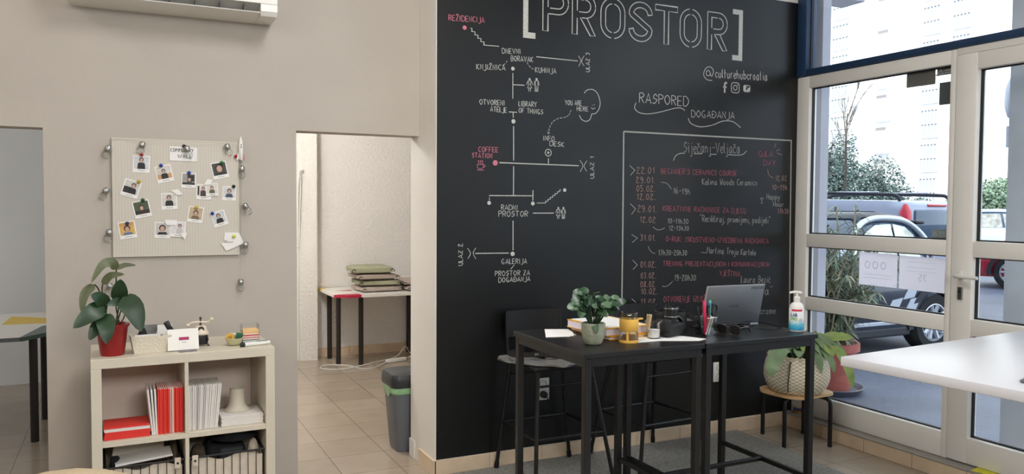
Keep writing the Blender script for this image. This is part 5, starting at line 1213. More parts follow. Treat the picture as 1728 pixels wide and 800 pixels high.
cw.tube(smooth3([(-.066-.226, y_, 1.03-1.7), (-.07-.226, y_, 1.26-1.7), (-.08-.226, y_, 1.46-1.7), (-.068-.226, y_, 1.66-1.7), (-.03-.226, -.012, 1.69-1.7), (.076-.226, -.018, 1.69-1.7), (.268-.226, -.018, 1.68-1.7), (.447-.226, -.018, 1.69-1.7), (.505-.226, -.012, 1.66-1.7), (.516-.226, y_, 1.58-1.7), (.515-.226, y_, 1.4-1.7), (.512-.226, y_, 1.21-1.7), (.505-.226, y_, 1.03-1.7)], 5), .0007, 4)
cw.build('wire', mat('thin_silver_wire', (190, 184, 172), .4, .5), sl_)
# ================================================================== ON THE BLACK TABLES
TT = .8605
# small leafy plant in a stone pot
m_stone = mat('mottled_stone_pot', (158, 162, 140), .75, var=.2, scale=30, bump=.3, bscale=80)
sp_ = thing('potted_succulent', 'small green plant in a grey stone pot on the black table', 'potted plant', (1.648, 2.672, TT))
MB().lathe([(0, 0), (.029, 0), (.034, .005), (.043, .026), (.0465, .05), (.0475, .082), (.0435, .084), (.042, .07), (0, .066)], n=32).build('pot', m_stone, sp_, 50)
MB().lathe([(0, .076), (.025, .074), (.0425, .068)], n=20).build('soil', m_soil, sp_, 60)
rs = random.Random(21); m_sl = mat('succulent_leaf', (36, 66, 40), .35, var=.3, scale=20); m_sl2 = mat('pale_succulent_leaf', (80, 106, 76), .4, var=.2, scale=20)
sb = MB()
for i in range(13):
    a = 2*PI*i/13*2.4+rs.uniform(-.3, .3); e = rs.uniform(.15, 1.0); L_ = rs.uniform(.085, .135)*(1.15-.3*e)
    b0 = Vector((math.cos(a)*.012, math.sin(a)*.012, .07)); b1 = b0+Vector((math.cos(a)*e*.085, math.sin(a)*e*.085, L_))
    mid = b0.lerp(b1, .5)+Vector((0, 0, .015))
    sb.tube(smooth3([b0, mid, b1], 3), .0045 if i < 6 else .003, 6)
    for k in range(4):
        t = (.55, .72, .88, 1.0)[k]; p = b0.lerp(b1, t)+Vector((0, 0, .012*(1-abs(2*t-1))))
        aa = a+(rs.uniform(.5, 1.5)*(-1)**k if k < 3 else rs.uniform(-.3, .3)); dd = Vector((math.cos(aa), math.sin(aa), rs.uniform(-.35, .55))).normalized(); ll = rs.uniform(.034, .050)
        lf_ = MB(); lf_.leaf([p, p+dd*ll*.5+Vector((0, 0, .005)), p+dd*ll-Vector((0, 0, .004))], ll*.74, 0, .12, up=(-.25, -.6, .7), shape=lambda t: max(.05, math.sin(PI*t**.85)**.5)); lf_.build('leaf', m_sl if rs.random() < .68 else m_sl2, sp_, 60)
sb.build('stems', m_green, sp_, 60)
lf_ = MB(); lf_.leaf([(-.022, -.036, .078), (-.02, -.052, .076), (-.016, -.054, .048)], .026, 0, .1, up=(0, -1, .3)); lf_.build('leaf', m_sl2, sp_, 60)
# white torn paper
tpz = MB(); tpz.prism([(-.10, -.075), (.0, -.10), (.012, -.085), (.02, -.095), (.028, -.075), (.045, -.07), (.045, -.05), (.07, .0), (.092, .075), (-.005, .115)], 0, .0012)
tag(place(tpz.build('paper_sheet', m_paper), (1.65, 2.955, TT)), 'white sheet with a torn edge near the corner of the black table', 'paper')
# yellow binders
m_yel = mat('yellow_cover', (222, 164, 44), .5); m_lilac = mat('book_pages', (222, 212, 222), .8)
def binder(label, loc, rz, w, d, h, top):
    t = thing('yellow_book', label, 'book', loc, rz, 'yellow covered books by the small plant')
    MB().box(0, w-.006, .006, d-.006, .004, h-.004).build('pages', m_lilac, t)
    MB().box(0, w, 0, d, 0, .004, bev=.001).build('back_cover', m_yel, t)
    MB().box(0, w, 0, d, h-.004, h, bev=.001).build('front_cover', m_yel, t)
    if top:
        MB().box(.012, w-.02, .010, d-.012, h, h+.002).build('cover_sheet', m_paper, t)
    return t
binder('lower yellow book with thin pages under the large white-topped one', (1.750, 2.71, TT), .02, .235, .30, .015, False)
binder('upper yellow book with a white sheet on its cover', (1.738, 2.71, TT+.0155), .06, .225, .295, .034, True)
# jar with a yellow sleeve
jr = thing('storage_jar', 'glass jar in a perforated yellow sleeve on the black table', 'jar', (1.800, 2.650, TT))
jr.scale = (.88, .88, .9)
MB().lathe([(0, .0), (.038, .0), (.042, .004), (.042, .095), (.040, .105), (.036, .112), (.036, .118), (.0335, .118), (.0335, .11), (.039, .098), (.0395, .006), (0, .004)], n=36).build('glass_body', m_clear, jr, 50)
MB().lathe([(.036, .112), (.0395, .114), (.0395, .130), (.037, .133), (0, .133)], n=36).lathe([(.037, .116), (.041, .117), (.041, .121), (.037, .122)], n=36).build('lid', glass_mat('lid_glass', (.86, .86, .8), 1.2), jr, 50)
def perf_mat():
    m = mat('perforated_yellow_felt', (232, 180, 74), .8); nt = m.node_tree; b = nt.nodes['Principled BSDF']
    g = nt.nodes.new('ShaderNodeTexCoord'); v = nt.nodes.new('ShaderNodeTexVoronoi'); v.inputs['Scale'].default_value = 420; r = nt.nodes.new('ShaderNodeValToRGB')
    r.color_ramp.elements[0].color = (*lin((206, 152, 62)), 1); r.color_ramp.elements[1].color = (*lin((234, 184, 84)), 1); r.color_ramp.elements[0].position = .2; r.color_ramp.elements[1].position = .35
    nt.links.new(g.outputs['Object'], v.inputs['Vector']); nt.links.new(v.outputs['Distance'], r.inputs[0]); nt.links.new(r.outputs[0], b.inputs['Base Color']); return m
m_perf = perf_mat()
slv = MB(); slv.lathe([(.0425, .05), (.0435, .051), (.0435, .104), (.0425, .105), (.0425, .05)], n=36); slv.lathe([(.0425, .0), (.044, .001), (.044, .012), (.0425, .013), (.0425, .0)], n=36)
for a in (4.0, 5.6, 1.0, 2.4): slv.lathe([(.0425, .01), (.0437, .01), (.0437, .052), (.0425, .052), (.0425, .01)], n=3, a0=a-.12, a1=a+.12)
slv.build('sleeve', m_perf, jr, 50)
sp2 = MB(); sp2.prism([(.035, -.012), (.075, -.004), (.075, .010), (.035, .014)], .097, .103); sp2.build('sleeve_tab', m_perf, jr)
jf = MB(); jf.lathe([(0, .005), (.036, .006), (.038, .03), (0, .034)], n=24); jf.build('contents', mat('tan_contents', (150, 112, 70), .8, var=.3, scale=60), jr, 50)
# plastic cup with clothes pegs
cp_ = thing('clear_cup', 'clear plastic cup with white filling and wooden pegs on its rim', 'cup', (1.938, 2.675, TT+.003))
cp_.scale = (1.12, 1.12, .95)
MB().lathe([(0, 0), (.022, 0), (.0235, .003), (.028, .066), (.0325, .068), (.0325, .076), (.030, .077), (.0295, .07), (.0275, .068), (.0215, .005), (0, .004)], n=28).build('cup_shell', m_clear, cp_, 50)
MB().lathe([(0, .004), (.021, .0045), (.0235, .036), (0, .038)], n=24).build('filling', m_paper, cp_, 50)
m_wood = mat('pale_wood', (206, 178, 136), .6, var=.12, scale=30)
for i, (dx, a) in enumerate(((-.034, .1), (-.030, -.15))):
    pg = MB(); pg.box(-.0045, .0045, -.0055, -.0015, 0, .062, bev=.001).box(-.0045, .0045, .0015, .0055, 0, .062, bev=.001).cyl((-.005, 0, .034), (.005, 0, .034), .003, mi=1)
    tag(place(pg.build('clothes_peg', [m_wood, m_steel]), (1.938+dx, 2.665+.012*i, TT+.042), .3+i*.4, .1, a), ('wooden peg clipped to the cup rim, nearer the yellow jar', 'wooden peg clipped to the cup rim, nearer the cup middle')[i], 'peg', 'pegs on the cup')
# paper under camera
pz = MB(); pz.prism([(-.155, -.02), (-.05, -.02), (.10, -.085), (.155, -.06), (.10, .06), (-.08, .09)], 0, .0015)
tag(place(pz.build('paper_sheet', m_paper), (1.975, 2.64, TT)), 'white paper lying under the camera and cup', 'paper')
# cameras
m_rub = mat('camera_rubber', (20, 20, 21), .6, bump=.4, bscale=400); m_lensgl = mat('coated_lens_glass', (24, 30, 40), .05, spec=.9)
def dslr(label, loc, rot, strap=None):
    t = thing('camera', label, 'camera', loc, 0, None); t.rotation_euler = rot
    b = MB(); b.box(-.066, .066, -.028, .028, 0, .078, bev=.012, seg=3); b.box(-.07, -.036, -.05, .01, .002, .08, bev=.012, seg=3); b.build('body', m_rub, t, 40)
    MB().prism([(-.03, .07), (.034, .07), (.024, .1), (.012, .106), (-.01, .106), (-.02, .1)], -.03, .03, X=Matrix(((1, 0, 0, 0), (0, 0, -1, 0), (0, 1, 0, 0), (0, 0, 0, 1)))).build('prism_housing', m_blackplastic, t, 40)
    X = Matrix.Translation((.008, -.026, .04)) @ Matrix.Rotation(PI/2, 4, 'X')
    ln = MB(); ln.lathe([(0, 0), (.033, 0), (.033, .012), (.031, .014), (.031, .03), (.033, .031), (.033, .056), (.034, .057), (.034, .07), (.032, .075), (.029, .076), (.028, .06), (.0, .058)], n=32, X=X)
    lo = ln.build('lens', m_blackplastic, t, 40)
    MB().lathe([(.0335, .029), (.0338, .030), (.0338, .0325), (.0335, .033)], n=32, X=X).lathe([(.0345, .066), (.0348, .067), (.0348, .069), (.0345, .07)], n=32, X=X).build('ring', m_steel, lo, 40)
    MB().lathe([(0, .066), (.02, .064), (.028, .06)], n=24, X=X).build('front_glass', m_lensgl, lo, 60)
    MB().cyl((-.05, .004, .078), (-.05, .004, .09), .012, n=18).build('dial', m_blackplastic, t, 40); MB().cyl((.048, .002, .076), (.048, .002, .086), .014, n=18).build('dial', m_blackplastic, t, 40)
    MB().box(-.035, .038, .027, .0295, .012, .062, bev=.001).build('screen', m_lensgl, t)
    MB().cyl((.0665, -.008, .045), (.069, -.008, .045), .011, n=16).cyl((.0685, -.008, .045), (.0695, -.008, .045), .007, n=16, mi=1).build('side_button', [m_grey, m_blackplastic], t, 40)
    if strap:
        m_ = MB(); P = smooth3([Vector(p) for p in strap], 5); vs = []; k = len(P); w_ = .012
        for i, p in enumerate(P):
            d = (P[min(i+1, k-1)]-P[max(i-1, 0)]).normalized(); n = d.cross(Vector((0, 0, 1))); n = n.normalized() if n.length > .1 else Vector((0, 1, 0))
            up = Vector((0, 0, 1))-d*d.z*.6; up.normalize()
            for s_ in (-1, 1):
                for q in (-1, 1): vs.append(p+up*w_*s_+n*.0012*q)
        fs = []
        for i in range(k-1):
            o, q = i*4, i*4+4; fs += [(o, q, q+2, o+2), (o+1, o+3, q+3, q+1), (o, o+1, q+1, q), (o+2, q+2, q+3, o+3)]
        fs += [(0, 2, 3, 1), ((k-1)*4, (k-1)*4+1, (k-1)*4+3, (k-1)*4+2)]
        m_.add(vs, fs); m_.build('strap', mat('strap_webbing', (40, 38, 38), .8, bump=.3, bscale=200) if 'strap_webbing' not in bpy.data.materials else bpy.data.materials['strap_webbing'], t, 60)
    return t
dslr('black camera lying on its back with the lens pointing up', (2.05, 2.665, TT+.031), (-PI/2+.0, 0, .35)).scale = (.92, .92, .92)
dslr('black camera behind the pen holder with its strap loop showing', (2.15, 2.843, TT+.001), (0, 0, -.5), [(.066, .0, .066), (.085, -.02, .06), (.105, -.015, .05), (.115, .02, .03), (.09, .05, .018), (.05, .06, .017), (-.02, .055, .017), (-.066, .02, .02)])
cs = dslr('black camera with a wide strap on the stool pad', (1.93, 3.60, .6365), (0, 0, .35), [(.066, 0, .068), (.10, -.015, .05), (.11, -.06, .03), (.07, -.115, .020), (.0, -.11, .02), (-.06, -.08, .02), (-.10, -.05, .02), (-.16, -.02, .022), (-.20, .02, .022), (-.19, .07, .022), (-.14, .075, .022), (-.10, .05, .022)])
wm = MB(); write(wm, 'ON', plane_y(0), 0, 0, .02, .009, .0016, 0); wo = wm.build('strap_lettering', m_chalk, cs); wo.location = (-.125, -.047, .018); wo.rotation_euler = (0, 0, -.25)
# pen holder and pens
PHX, PHY = 2.196, 2.660
ph = thing('pen_holder', 'clear plastic pen holder between the camera and the sunglasses', 'pen holder', (PHX, PHY, TT), .15)
b = MB(); a_, h_ = .031, .078
for x0, x1, y0, y1 in ((-a_, a_, -a_, -a_+.002), (-a_, a_, a_-.002, a_), (-a_, -a_+.002, -a_+.002, a_-.002), (a_-.002, a_, -a_+.002, a_-.002), (-.001, .001, -a_+.002, a_-.002)): b.box(x0, x1, y0, y1, .0, h_)
b.box(-a_+.002, a_-.002, -a_+.002, a_-.002, 0, .003); b.build('clear_box', m_clear, ph)
MB().box(-a_-.001, a_+.001, -a_-.001, -a_+.0, h_-.003, h_, bev=.0005).box(-a_-.001, a_+.001, a_, a_+.001, h_-.003, h_, bev=.0005).build('rim', m_whiteplastic, ph)
def pen(name, label, x, y, lean, az, L_, r, cols, cap=.3, group='pens in the clear holder'):
    t = thing(name, label, 'pen', (PHX+x, PHY+y, TT+.005), az, group); t.rotation_euler = (0, lean, az)
    m0 = bpy.data.materials.get('pen_%d_%d_%d' % cols[0]) or mat('pen_%d_%d_%d' % cols[0], cols[0], .35); m1 = bpy.data.materials.get('pen_%d_%d_%d' % cols[1]) or mat('pen_%d_%d_%d' % cols[1], cols[1], .35)
    MB().tube([(0, 0, 0), (0, 0, .006), (0, 0, L_*(1-cap))], [r*.6, r, r], 12).build('barrel', m0, t, 50)
    MB().tube([(0, 0, L_*(1-cap)), (0, 0, L_-.004), (0, 0, L_)], [r*1.15, r*1.15, r*.8], 12).build('cap', m1, t, 50)
pen('marker_pen', 'pink highlighter standing tallest at the left of the pen holder', -.012, -.008, -.05, .0, .142, .0062, ((206, 36, 84), (206, 36, 84)), .45)
pen('felt_pen', 'green pen standing beside the pink highlighter', -.004, .008, -.06, .3, .125, .0045, ((40, 120, 90), (34, 110, 84)))
pen('felt_pen', 'dark pen with a blue end in the middle of the holder', .004, -.004, .06, .2, .132, .005, ((30, 32, 40), (40, 80, 140)), .1)
pen('felt_pen', 'turquoise pen at the right of the pen holder', .014, .004, .05, -.2, .142, .0048, ((70, 160, 140), (80, 170, 150)), .4)
pen('felt_pen', 'thin red pen in the middle of the pen holder', -.002, -.012, .03, .5, .112, .0036, ((190, 60, 66), (40, 40, 44)), .3)
pen('ballpoint_pen', 'black pen leaning to the left corner of the holder', -.02, .012, -.16, .1, .118, .005, ((30, 30, 32), (34, 34, 36)))
pen('stick_pen', 'white stick pen slanting inside the holder', -.018, -.02, .42, .15, .082, .0028, ((226, 222, 214), (226, 222, 214)))
pen('stick_pen', 'second white stick pen slanting beside the first', -.006, -.022, .38, .15, .080, .0028, ((220, 220, 220), (220, 220, 220)))
sc = thing('scissors', 'scissors with black handles standing in the pen holder', 'scissors', (PHX+.016, PHY+.012, TT+.006)); sc.rotation_euler = (0, .28, .2)
MB().prism([(-.006, 0), (.0, 0), (.006, .075), (-.004, .08)], -.001, .001, X=Matrix.Rotation(PI/2, 4, 'X')).build('blades', m_steel, sc)
for s_ in (-1, 1): MB().tube([(s_*.018+.016*math.cos(a), .001*s_, .102+.025*math.sin(a)) for a in [i*PI/8 for i in range(16)]], .0042, 8, closed=True).build('handle', m_blackplastic, sc, 60)
# sunglasses
sg = thing('sunglasses', 'dark brown sunglasses beside the pen holder', 'sunglasses', (2.283, 2.625, TT), -1.15)
sg.scale = (.85, .85, .95)
m_tort = mat('dark_acetate', (40, 30, 28), .2, spec=.7); m_lens = mat('dark_lens', (24, 21, 21), .3, spec=.3)
for s_ in (-1, 1):
    sq = lambda q: math.copysign(abs(q)**.6, q)
    ct = [(s_*.034+.028*sq(math.cos(a)), 0, .024+.020*sq(math.sin(a))+.002*s_*math.cos(a)) for a in [i*PI/12 for i in range(24)]]
    MB().tube(ct, .0028, 8, closed=True).build('rim', m_tort, sg, 60)
    MB().add([(a, .0008, c) for a, _, c in ct]+[(a, -.0008, c) for a, _, c in ct], [tuple(range(24)), tuple(range(24, 48))]).build('lens', m_lens, sg)
    MB().tube(smooth3([(s_*.06, 0, .036), (s_*.066, .02, .036), (s_*.064, .09, .032), (s_*.058, .13, .006)], 4), .003, 8).build('temple', m_tort, sg, 60)
MB().tube(smooth3([(-.008, 0, .032), (0, -.002, .036), (.008, 0, .032)], 4), .0026, 8).build('bridge', m_tort, sg, 60)
# laptop
m_alu = mat('silver_laptop', (140, 143, 148), .38, .75)
lp = thing('laptop', 'silver laptop seen from behind on the right black table', 'laptop', (2.435, 2.785, TT), -.045)
MB().box(-.157, .157, .0, .215, .001, .016, bev=.004).build('base', m_alu, lp, 40)
kb = MB()
for r_ in range(5):
    for c_ in range(13): kb.box(-.14+c_*.0217, -.14+c_*.0217+.019, .025+r_*.02, .025+r_*.02+.017, .0158, .0172)
kb.build('keyboard', m_blackplastic, lp)
Xl = Matrix.Translation((0, .004, .014)) @ Matrix.Rotation(.24, 4, 'X')
MB().box(-.157, .157, -.003, .004, 0, .184, bev=.003, X=Xl).build('lid', m_alu, lp, 40)
MB().box(-.1575, -.1555, -.0032, .0042, .002, .182, X=Xl).box(-.156, .156, -.0032, .0042, .1825, .1845, X=Xl).build('lid_highlight', mat('edge_highlight', (226, 228, 230), .25, .6), lp)  # bright strips along left and top rim, highlight put into the colour
MB().box(-.15, .15, .004, .0045, .01, .176, X=Xl).build('screen', m_lensgl, lp)
MB().cyl((-.11, .004, .012), (.11, .004, .012), .007, n=12).build('hinge', m_blackplastic, lp, 40)
lg = MB(); fl = lambda u, v, d=0: tuple(Xl @ Vector((u, -.0031-d, v)))
write(lg, 'ASUS', fl, -.022, .084, .047, .009, .0016, 0, th=.0003); write(lg, '[PROSTOR]', fl, .083, .164, .066, .011, .0013, 0, th=.0003)
lg.build('lid_lettering', mat('dark_print', (48, 48, 52), .5), lp)
cb = MB(); cb.tube(smooth3([(2.40, 2.735, TT+.004), (2.46, 2.745, TT+.012), (2.52, 2.70, TT+.0035), (2.58, 2.655, TT+.003), (2.622, 2.66, TT+.003), (2.645, 2.70, TT+.003), (2.658, 2.80, TT+.003), (2.655, 2.9, TT+.003)], 5), .0021, 6)
tag(cb.build('power_cable', m_blackplastic, None, 60), 'thin black cable curling behind the laptop on the table', 'cable')
cb = MB(); cb.tube(smooth3([(2.30, 2.70, TT+.003), (2.36, 2.74, TT+.004), (2.44, 2.752, TT+.018), (2.52, 2.755, TT+.03), (2.58, 2.77, TT+.02)], 5), .0018, 6)
tag(cb.build('earphone_cable', m_blackplastic, None, 60), 'black cable running from the sunglasses along the laptop lid', 'cable')
# sanitiser bottle
def bottle_mat():
    m = mat('white_blue_bottle', (236, 238, 238), .3); nt = m.node_tree; b = nt.nodes['Principled BSDF']
    g = nt.nodes.new('ShaderNodeTexCoord'); s = nt.nodes.new('ShaderNodeSeparateXYZ'); n = nt.nodes.new('ShaderNodeTexNoise'); n.inputs['Scale'].default_value = 60
    a = nt.nodes.new('ShaderNodeMath'); a.operation = 'MULTIPLY_ADD'; a.inputs[1].default_value = .02
    r = nt.nodes.new('ShaderNodeMapRange'); r.inputs[1].default_value = .012; r.inputs[2].default_value = .085
    c = nt.nodes.new('ShaderNodeValToRGB'); e = c.color_ramp.elements; e[0].color = (*lin((20, 124, 190)), 1); e[1].color = (*lin((236, 238, 238)), 1); e[1].position = .75
    e2 = e.new(.4); e2.color = (*lin((90, 196, 222)), 1)
    L = nt.links.new; L(g.outputs['Object'], s.inputs[0]); L(g.outputs['Object'], n.inputs['Vector']); L(n.outputs['Fac'], a.inputs[0]); L(s.outputs[2], a.inputs[2]); L(a.outputs[0], r.inputs[0]); L(r.outputs[0], c.inputs[0]); L(c.outputs[0], b.inputs['Base Color'])
    return m
sn = thing('sanitiser_bottle', 'white and blue pump bottle of hand sanitiser at the table end', 'bottle', (2.628, 2.585, TT))
sn.scale = (.98, .98, .94)
MB().lathe([(0, 0), (.029, 0), (.032, .003), (.032, .105), (.030, .118), (.022, .130), (.014, .135), (.0135, .142), (0, .142)], n=36).build('bottle_body', m_whiteplastic, sn, 50)
MB().lathe([(.0322, .008), (.0325, .009), (.0325, .105), (.0322, .106)], n=36).build('label_wrap', bottle_mat(), sn, 50)
MB().lathe([(0, .142), (.0145, .142), (.0145, .158), (.009, .162), (.005, .163), (.005, .176), (0, .176)], n=24).build('pump_collar', m_whiteplastic, sn, 50)
MB().tube(smooth3([(.017, -.012, .179), (0, 0, .181), (-.016, .012, .181), (-.024, .018, .177)], 3), [.005, .0065, .007, .0075, .007, .0065, .006, .0055, .005, .0045][:10], 10).build('pump_head', m_whiteplastic, sn, 50)
def cylf(R, a0): return lambda u, v, d=0: ((R+d)*math.cos(a0+u/R), (R+d)*math.sin(a0+u/R), v)
fa = math.atan2(-2.585, -2.628)
lb = MB(); cf_ = cylf(.0326, fa)
def band(u0, u1, v0, v1, mi):
    n = 8; lb.add([cf_(u0+(u1-u0)*i/n, v, .0003) for i in range(n+1) for v in (v0, v1)], [(2*i, 2*i+2, 2*i+3, 2*i+1) for i in range(n)], mi)
band(-.022, .026, .096, .105, 0)
write(lb, 'LAB', cf_, -.024, .072, .026, .013, .0032, 1); write(lb, 'PRO', cf_, -.024, .054, .027, .013, .0030, 2)
lb.ribbon([(-.024, .089), (-.002, .089)], .002, cf_, 1); lb.ribbon([(-.02, .047), (.01, .047)], .0015, cf_, 1); lb.ribbon([(-.02, .042), (.012, .042)], .0012, cf_, 3)
lb.ribbon([(.018+.0055*math.cos(i*PI/8), .056+.0055*math.sin(i*PI/8)) for i in range(16)], .0014, cf_, 3, closed=True); lb.ribbon([(.014, .052), (.022, .06)], .0014, cf_, 3)
lb.build('label_print', [mat('label_red', (206, 40, 62), .5), mat('label_blue', (26, 84, 140), .5), mat('label_green', (120, 180, 90), .5), mat('label_grey', (130, 130, 136), .5)], sn)

# ------------------------------------------------------------------ sockets on the blackboard
def socket(label, x, z, plugged=False, Y=YB-.002, one=False):
    t = thing('wall_socket', label, 'socket', (x, Y, z), 0, 'wall sockets')
    MB().box(-.0405, .0405, -.011, -.0005, -.06, .06, bev=.004).build('cover_plate', m_whiteplastic, t, 40)
    for s_ in (-1, 1):
        X = Matrix.Translation((0, -.0112, s_*.0275)) @ Matrix.Rotation(PI/2, 4, 'X')
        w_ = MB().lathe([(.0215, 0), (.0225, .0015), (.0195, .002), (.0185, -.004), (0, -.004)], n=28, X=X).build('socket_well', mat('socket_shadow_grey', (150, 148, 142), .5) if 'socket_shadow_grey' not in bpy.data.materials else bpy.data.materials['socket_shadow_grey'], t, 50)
        MB().cyl((-.0095, -.0076, s_*.0275), (-.0095, -.0068, s_*.0275), .003, n=10).cyl((.0095, -.0076, s_*.0275), (.0095, -.0068, s_*.0275), .003, n=10).box(-.003, .003, -.0085, -.0068, s_*.0275+.014, s_*.0275+.018).build('contacts', m_gasket, w_)
    if plugged:
        pl = MB(); pl.cyl((0, -.011, -.0275), (0, -.035, -.0275), .018, n=20); pl.tube(smooth3([(0, -.035, -.03), (.015, -.045, -.05), (.03, -.035, -.12), (.03, -.02, -.27)], 4), .003, 6)
        pl.build('plug', m_blackplastic, t, 50)
    return t
socket('white double wall socket behind the stool by the doorway', 2.044, .398, True)
socket('white double wall socket seen between the table legs', 3.265, .388)

# ------------------------------------------------------------------ plant on the low stool
ls = thing('low_stool', 'low wooden stool with black steel legs by the window', 'stool', (3.61, 3.535, 0), .0)
tp_ = [(-.165, .135), (-.215, .06), (-.20, -.10), (-.16, -.165), (-.10, -.185), (.05, -.175), (.115, -.165), (.15, -.11), (.165, .06), (.15, .125), (.06, .15), (-.10, .155)]
tpc = [(p.x, p.y) for p in smooth3([Vector((a, b, 0)) for a, b in tp_+tp_[:1]], 3)][:-1]
MB().prism(tpc, .298, .312).build('seat_board', mat('birch_board', (206, 170, 124), .5, var=.1, scale=18), ls, 50)
for (lx, ly), (tx, ty) in (((-.085, .19), (-.12, .11)), ((-.172, -.078), (-.14, -.12)), ((.085, -.177), (.06, -.13)), ((.15, .09), (.11, .08))):
    MB().tube(smooth3([(lx*.3, ly*.3, .286), (lx*.72, ly*.72, .286), (lx*.93, ly*.93, .276), (lx, ly, .245), (lx, ly, .12), (lx, ly, .0)], 4), .0125, 10).build('leg', m_blackmetal, ls, 60)
MB().tube([(-.12, .1, .29), (-.14, -.1, .29), (.06, -.11, .29), (.1, .07, .29)], .009, 8, closed=True).build('seat_frame', m_blackmetal, ls, 60)
def weave_mat():
    m = mat('white_wicker', (214, 202, 174), .8); nt = m.node_tree; b = nt.nodes['Principled BSDF']; L = nt.links.new
    g = nt.nodes.new('ShaderNodeTexCoord'); s = nt.nodes.new('ShaderNodeSeparateXYZ'); L(g.outputs['Object'], s.inputs[0])
    def mth(op, a, b_=None, v=None):
        n = nt.nodes.new('ShaderNodeMath'); n.operation = op; L(a, n.inputs[0])
        if b_ is not None: L(b_, n.inputs[1])
        elif v is not None: n.inputs[1].default_value = v
        return n.outputs[0]
    an = mth('MULTIPLY', mth('ARCTAN2', s.outputs[1], s.outputs[0]), v=30); zz = mth('MULTIPLY', s.outputs[2], v=PI/.011)
    w_ = mth('MULTIPLY', mth('SINE', an), mth('SINE', zz)); rw = mth('ABSOLUTE', mth('COSINE', zz))
    f = mth('ADD', mth('MULTIPLY', w_, v=.5), mth('MULTIPLY', rw, v=-.35))
    r = nt.nodes.new('ShaderNodeValToRGB'); r.color_ramp.elements[0].position = .0; r.color_ramp.elements[1].position = .5; r.color_ramp.elements[0].color = (*lin((196, 182, 154)), 1); r.color_ramp.elements[1].color = (*lin((246, 240, 224)), 1)
    f2 = mth('ADD', f, v=.4); L(f2, r.inputs[0]); L(r.outputs[0], b.inputs['Base Color'])
    bp = nt.nodes.new('ShaderNodeBump'); bp.inputs['Strength'].default_value = .5; bp.inputs['Distance'].default_value = .005; L(f2, bp.inputs['Height']); L(bp.outputs[0], b.inputs['Normal'])
    return m
bk_ = thing('fern_basket', 'large leafed fern in a white wicker basket on the low stool', 'potted plant', (3.568, 3.50, .3125))
bk_.scale = (.92, .92, .95)
wk = MB(); prof = [(0, 0), (.15, 0), (.165, .012), (.19, .05), (.203, .095), (.202, .14), (.192, .19), (.178, .222), (.17, .225), (.168, .215), (.18, .18), (0, .17)]
wk.lathe(prof, n=64)
wk.build('wicker_basket', weave_mat(), bk_, 50)
rim = MB(); n = 72
for ph_ in (0, PI):
    rim.tube([((.175+.006*math.cos(i*2*PI/n*18+ph_))*math.cos(i*2*PI/n), (.175+.006*math.cos(i*2*PI/n*18+ph_))*math.sin(i*2*PI/n), .226+.006*math.sin(i*2*PI/n*18+ph_)) for i in range(n)], .006, 6, closed=True)
rim.build('braided_rim', mat('wicker_rim', (220, 208, 180), .8), bk_, 60)
hdl = MB()
hdl.tube(smooth3([(-.150, -.10, .21), (-.178, -.12, .19), (-.192, -.12, .08), (-.17, -.10, .03)], 4), .004, 6); hdl.build('hanging_loop', mat('dark_cord', (66, 62, 52), .8), bk_, 60)
MB().lathe([(0, .205), (.1, .2), (.172, .19)], n=24).build('soil', m_soil, bk_, 60)
m_fern = mat('fern_leaf', (112, 134, 96), .45, var=.22, scale=14); m_fern2 = mat('bright_fern_leaf', (140, 162, 92), .45, var=.2, scale=14)
FR = [([(-.06, -.06, .20), (-.16, -.09, .30), (-.26, -.11, .285), (-.33, -.13, .20), (-.335, -.13, .14)], .115, 0), ([(-.05, .0, .2), (-.14, -.02, .31), (-.25, -.03, .31)], .07, 0), ([(-.04, -.05, .2), (-.10, -.06, .32), (-.17, -.08, .36)], .06, 0),
 ([(-.02, -.05, .2), (-.05, -.08, .32), (-.09, -.10, .385)], .055, 0), ([(0, -.04, .2), (.0, -.06, .32), (.01, -.07, .39)], .05, 1), ([(.02, -.06, .2), (-.02, -.14, .28), (-.03, -.20, .25), (-.02, -.225, .15)], .07, 0), ([(.02, -.06, .2), (.04, -.15, .29), (.06, -.22, .22), (.07, -.24, .15)], .06, 0),
 ([(.04, -.03, .2), (.08, -.05, .31), (.10, -.06, .38)], .06, 0), ([(.05, -.05, .2), (.10, -.13, .29), (.12, -.19, .24)], .08, 1), ([(.06, -.04, .2), (.14, -.10, .28), (.21, -.15, .26), (.23, -.17, .2)], .085, 0),
 ([(.08, .0, .2), (.16, -.06, .32), (.24, -.12, .34), (.32, -.16, .335)], .075, 1), ([(.08, -.06, .2), (.15, -.12, .26), (.20, -.16, .25), (.25, -.2, .12), (.265, -.21, .03)], .075, 1), ([(.1, -.02, .2), (.19, -.08, .25), (.24, -.1, .24)], .06, 0),
 ([(.0, .05, .2), (-.02, .1, .34), (-.03, .16, .36)], .07, 0), ([(.05, .05, .2), (.1, .11, .32), (.14, .16, .30)], .07, 0), ([(-.06, .04, .2), (-.15, .09, .3), (-.22, .13, .27)], .08, 0), ([(.09, .05, .2), (.18, .07, .3), (.26, .06, .26)], .07, 1), ([(-.08, -.03, .2), (-.12, -.12, .28), (-.17, -.18, .25)], .075, 0)]
rf_ = random.Random(4)
for i in range(15):
    a = -PI*.95+i*PI*.9/14*1.05; L_ = rf_.uniform(.13, .2); h1 = rf_.uniform(.30, .37); q = rf_.uniform(.5, 1)
    FR.append(([(math.cos(a)*.03, math.sin(a)*.03, .2), (math.cos(a)*L_*.45, math.sin(a)*L_*.45, h1-.02), (math.cos(a)*L_*.85, math.sin(a)*L_*.85, h1), (math.cos(a)*L_*1.2, math.sin(a)*L_*1.2, h1-.07*q)], .05, i % 4 == 0))
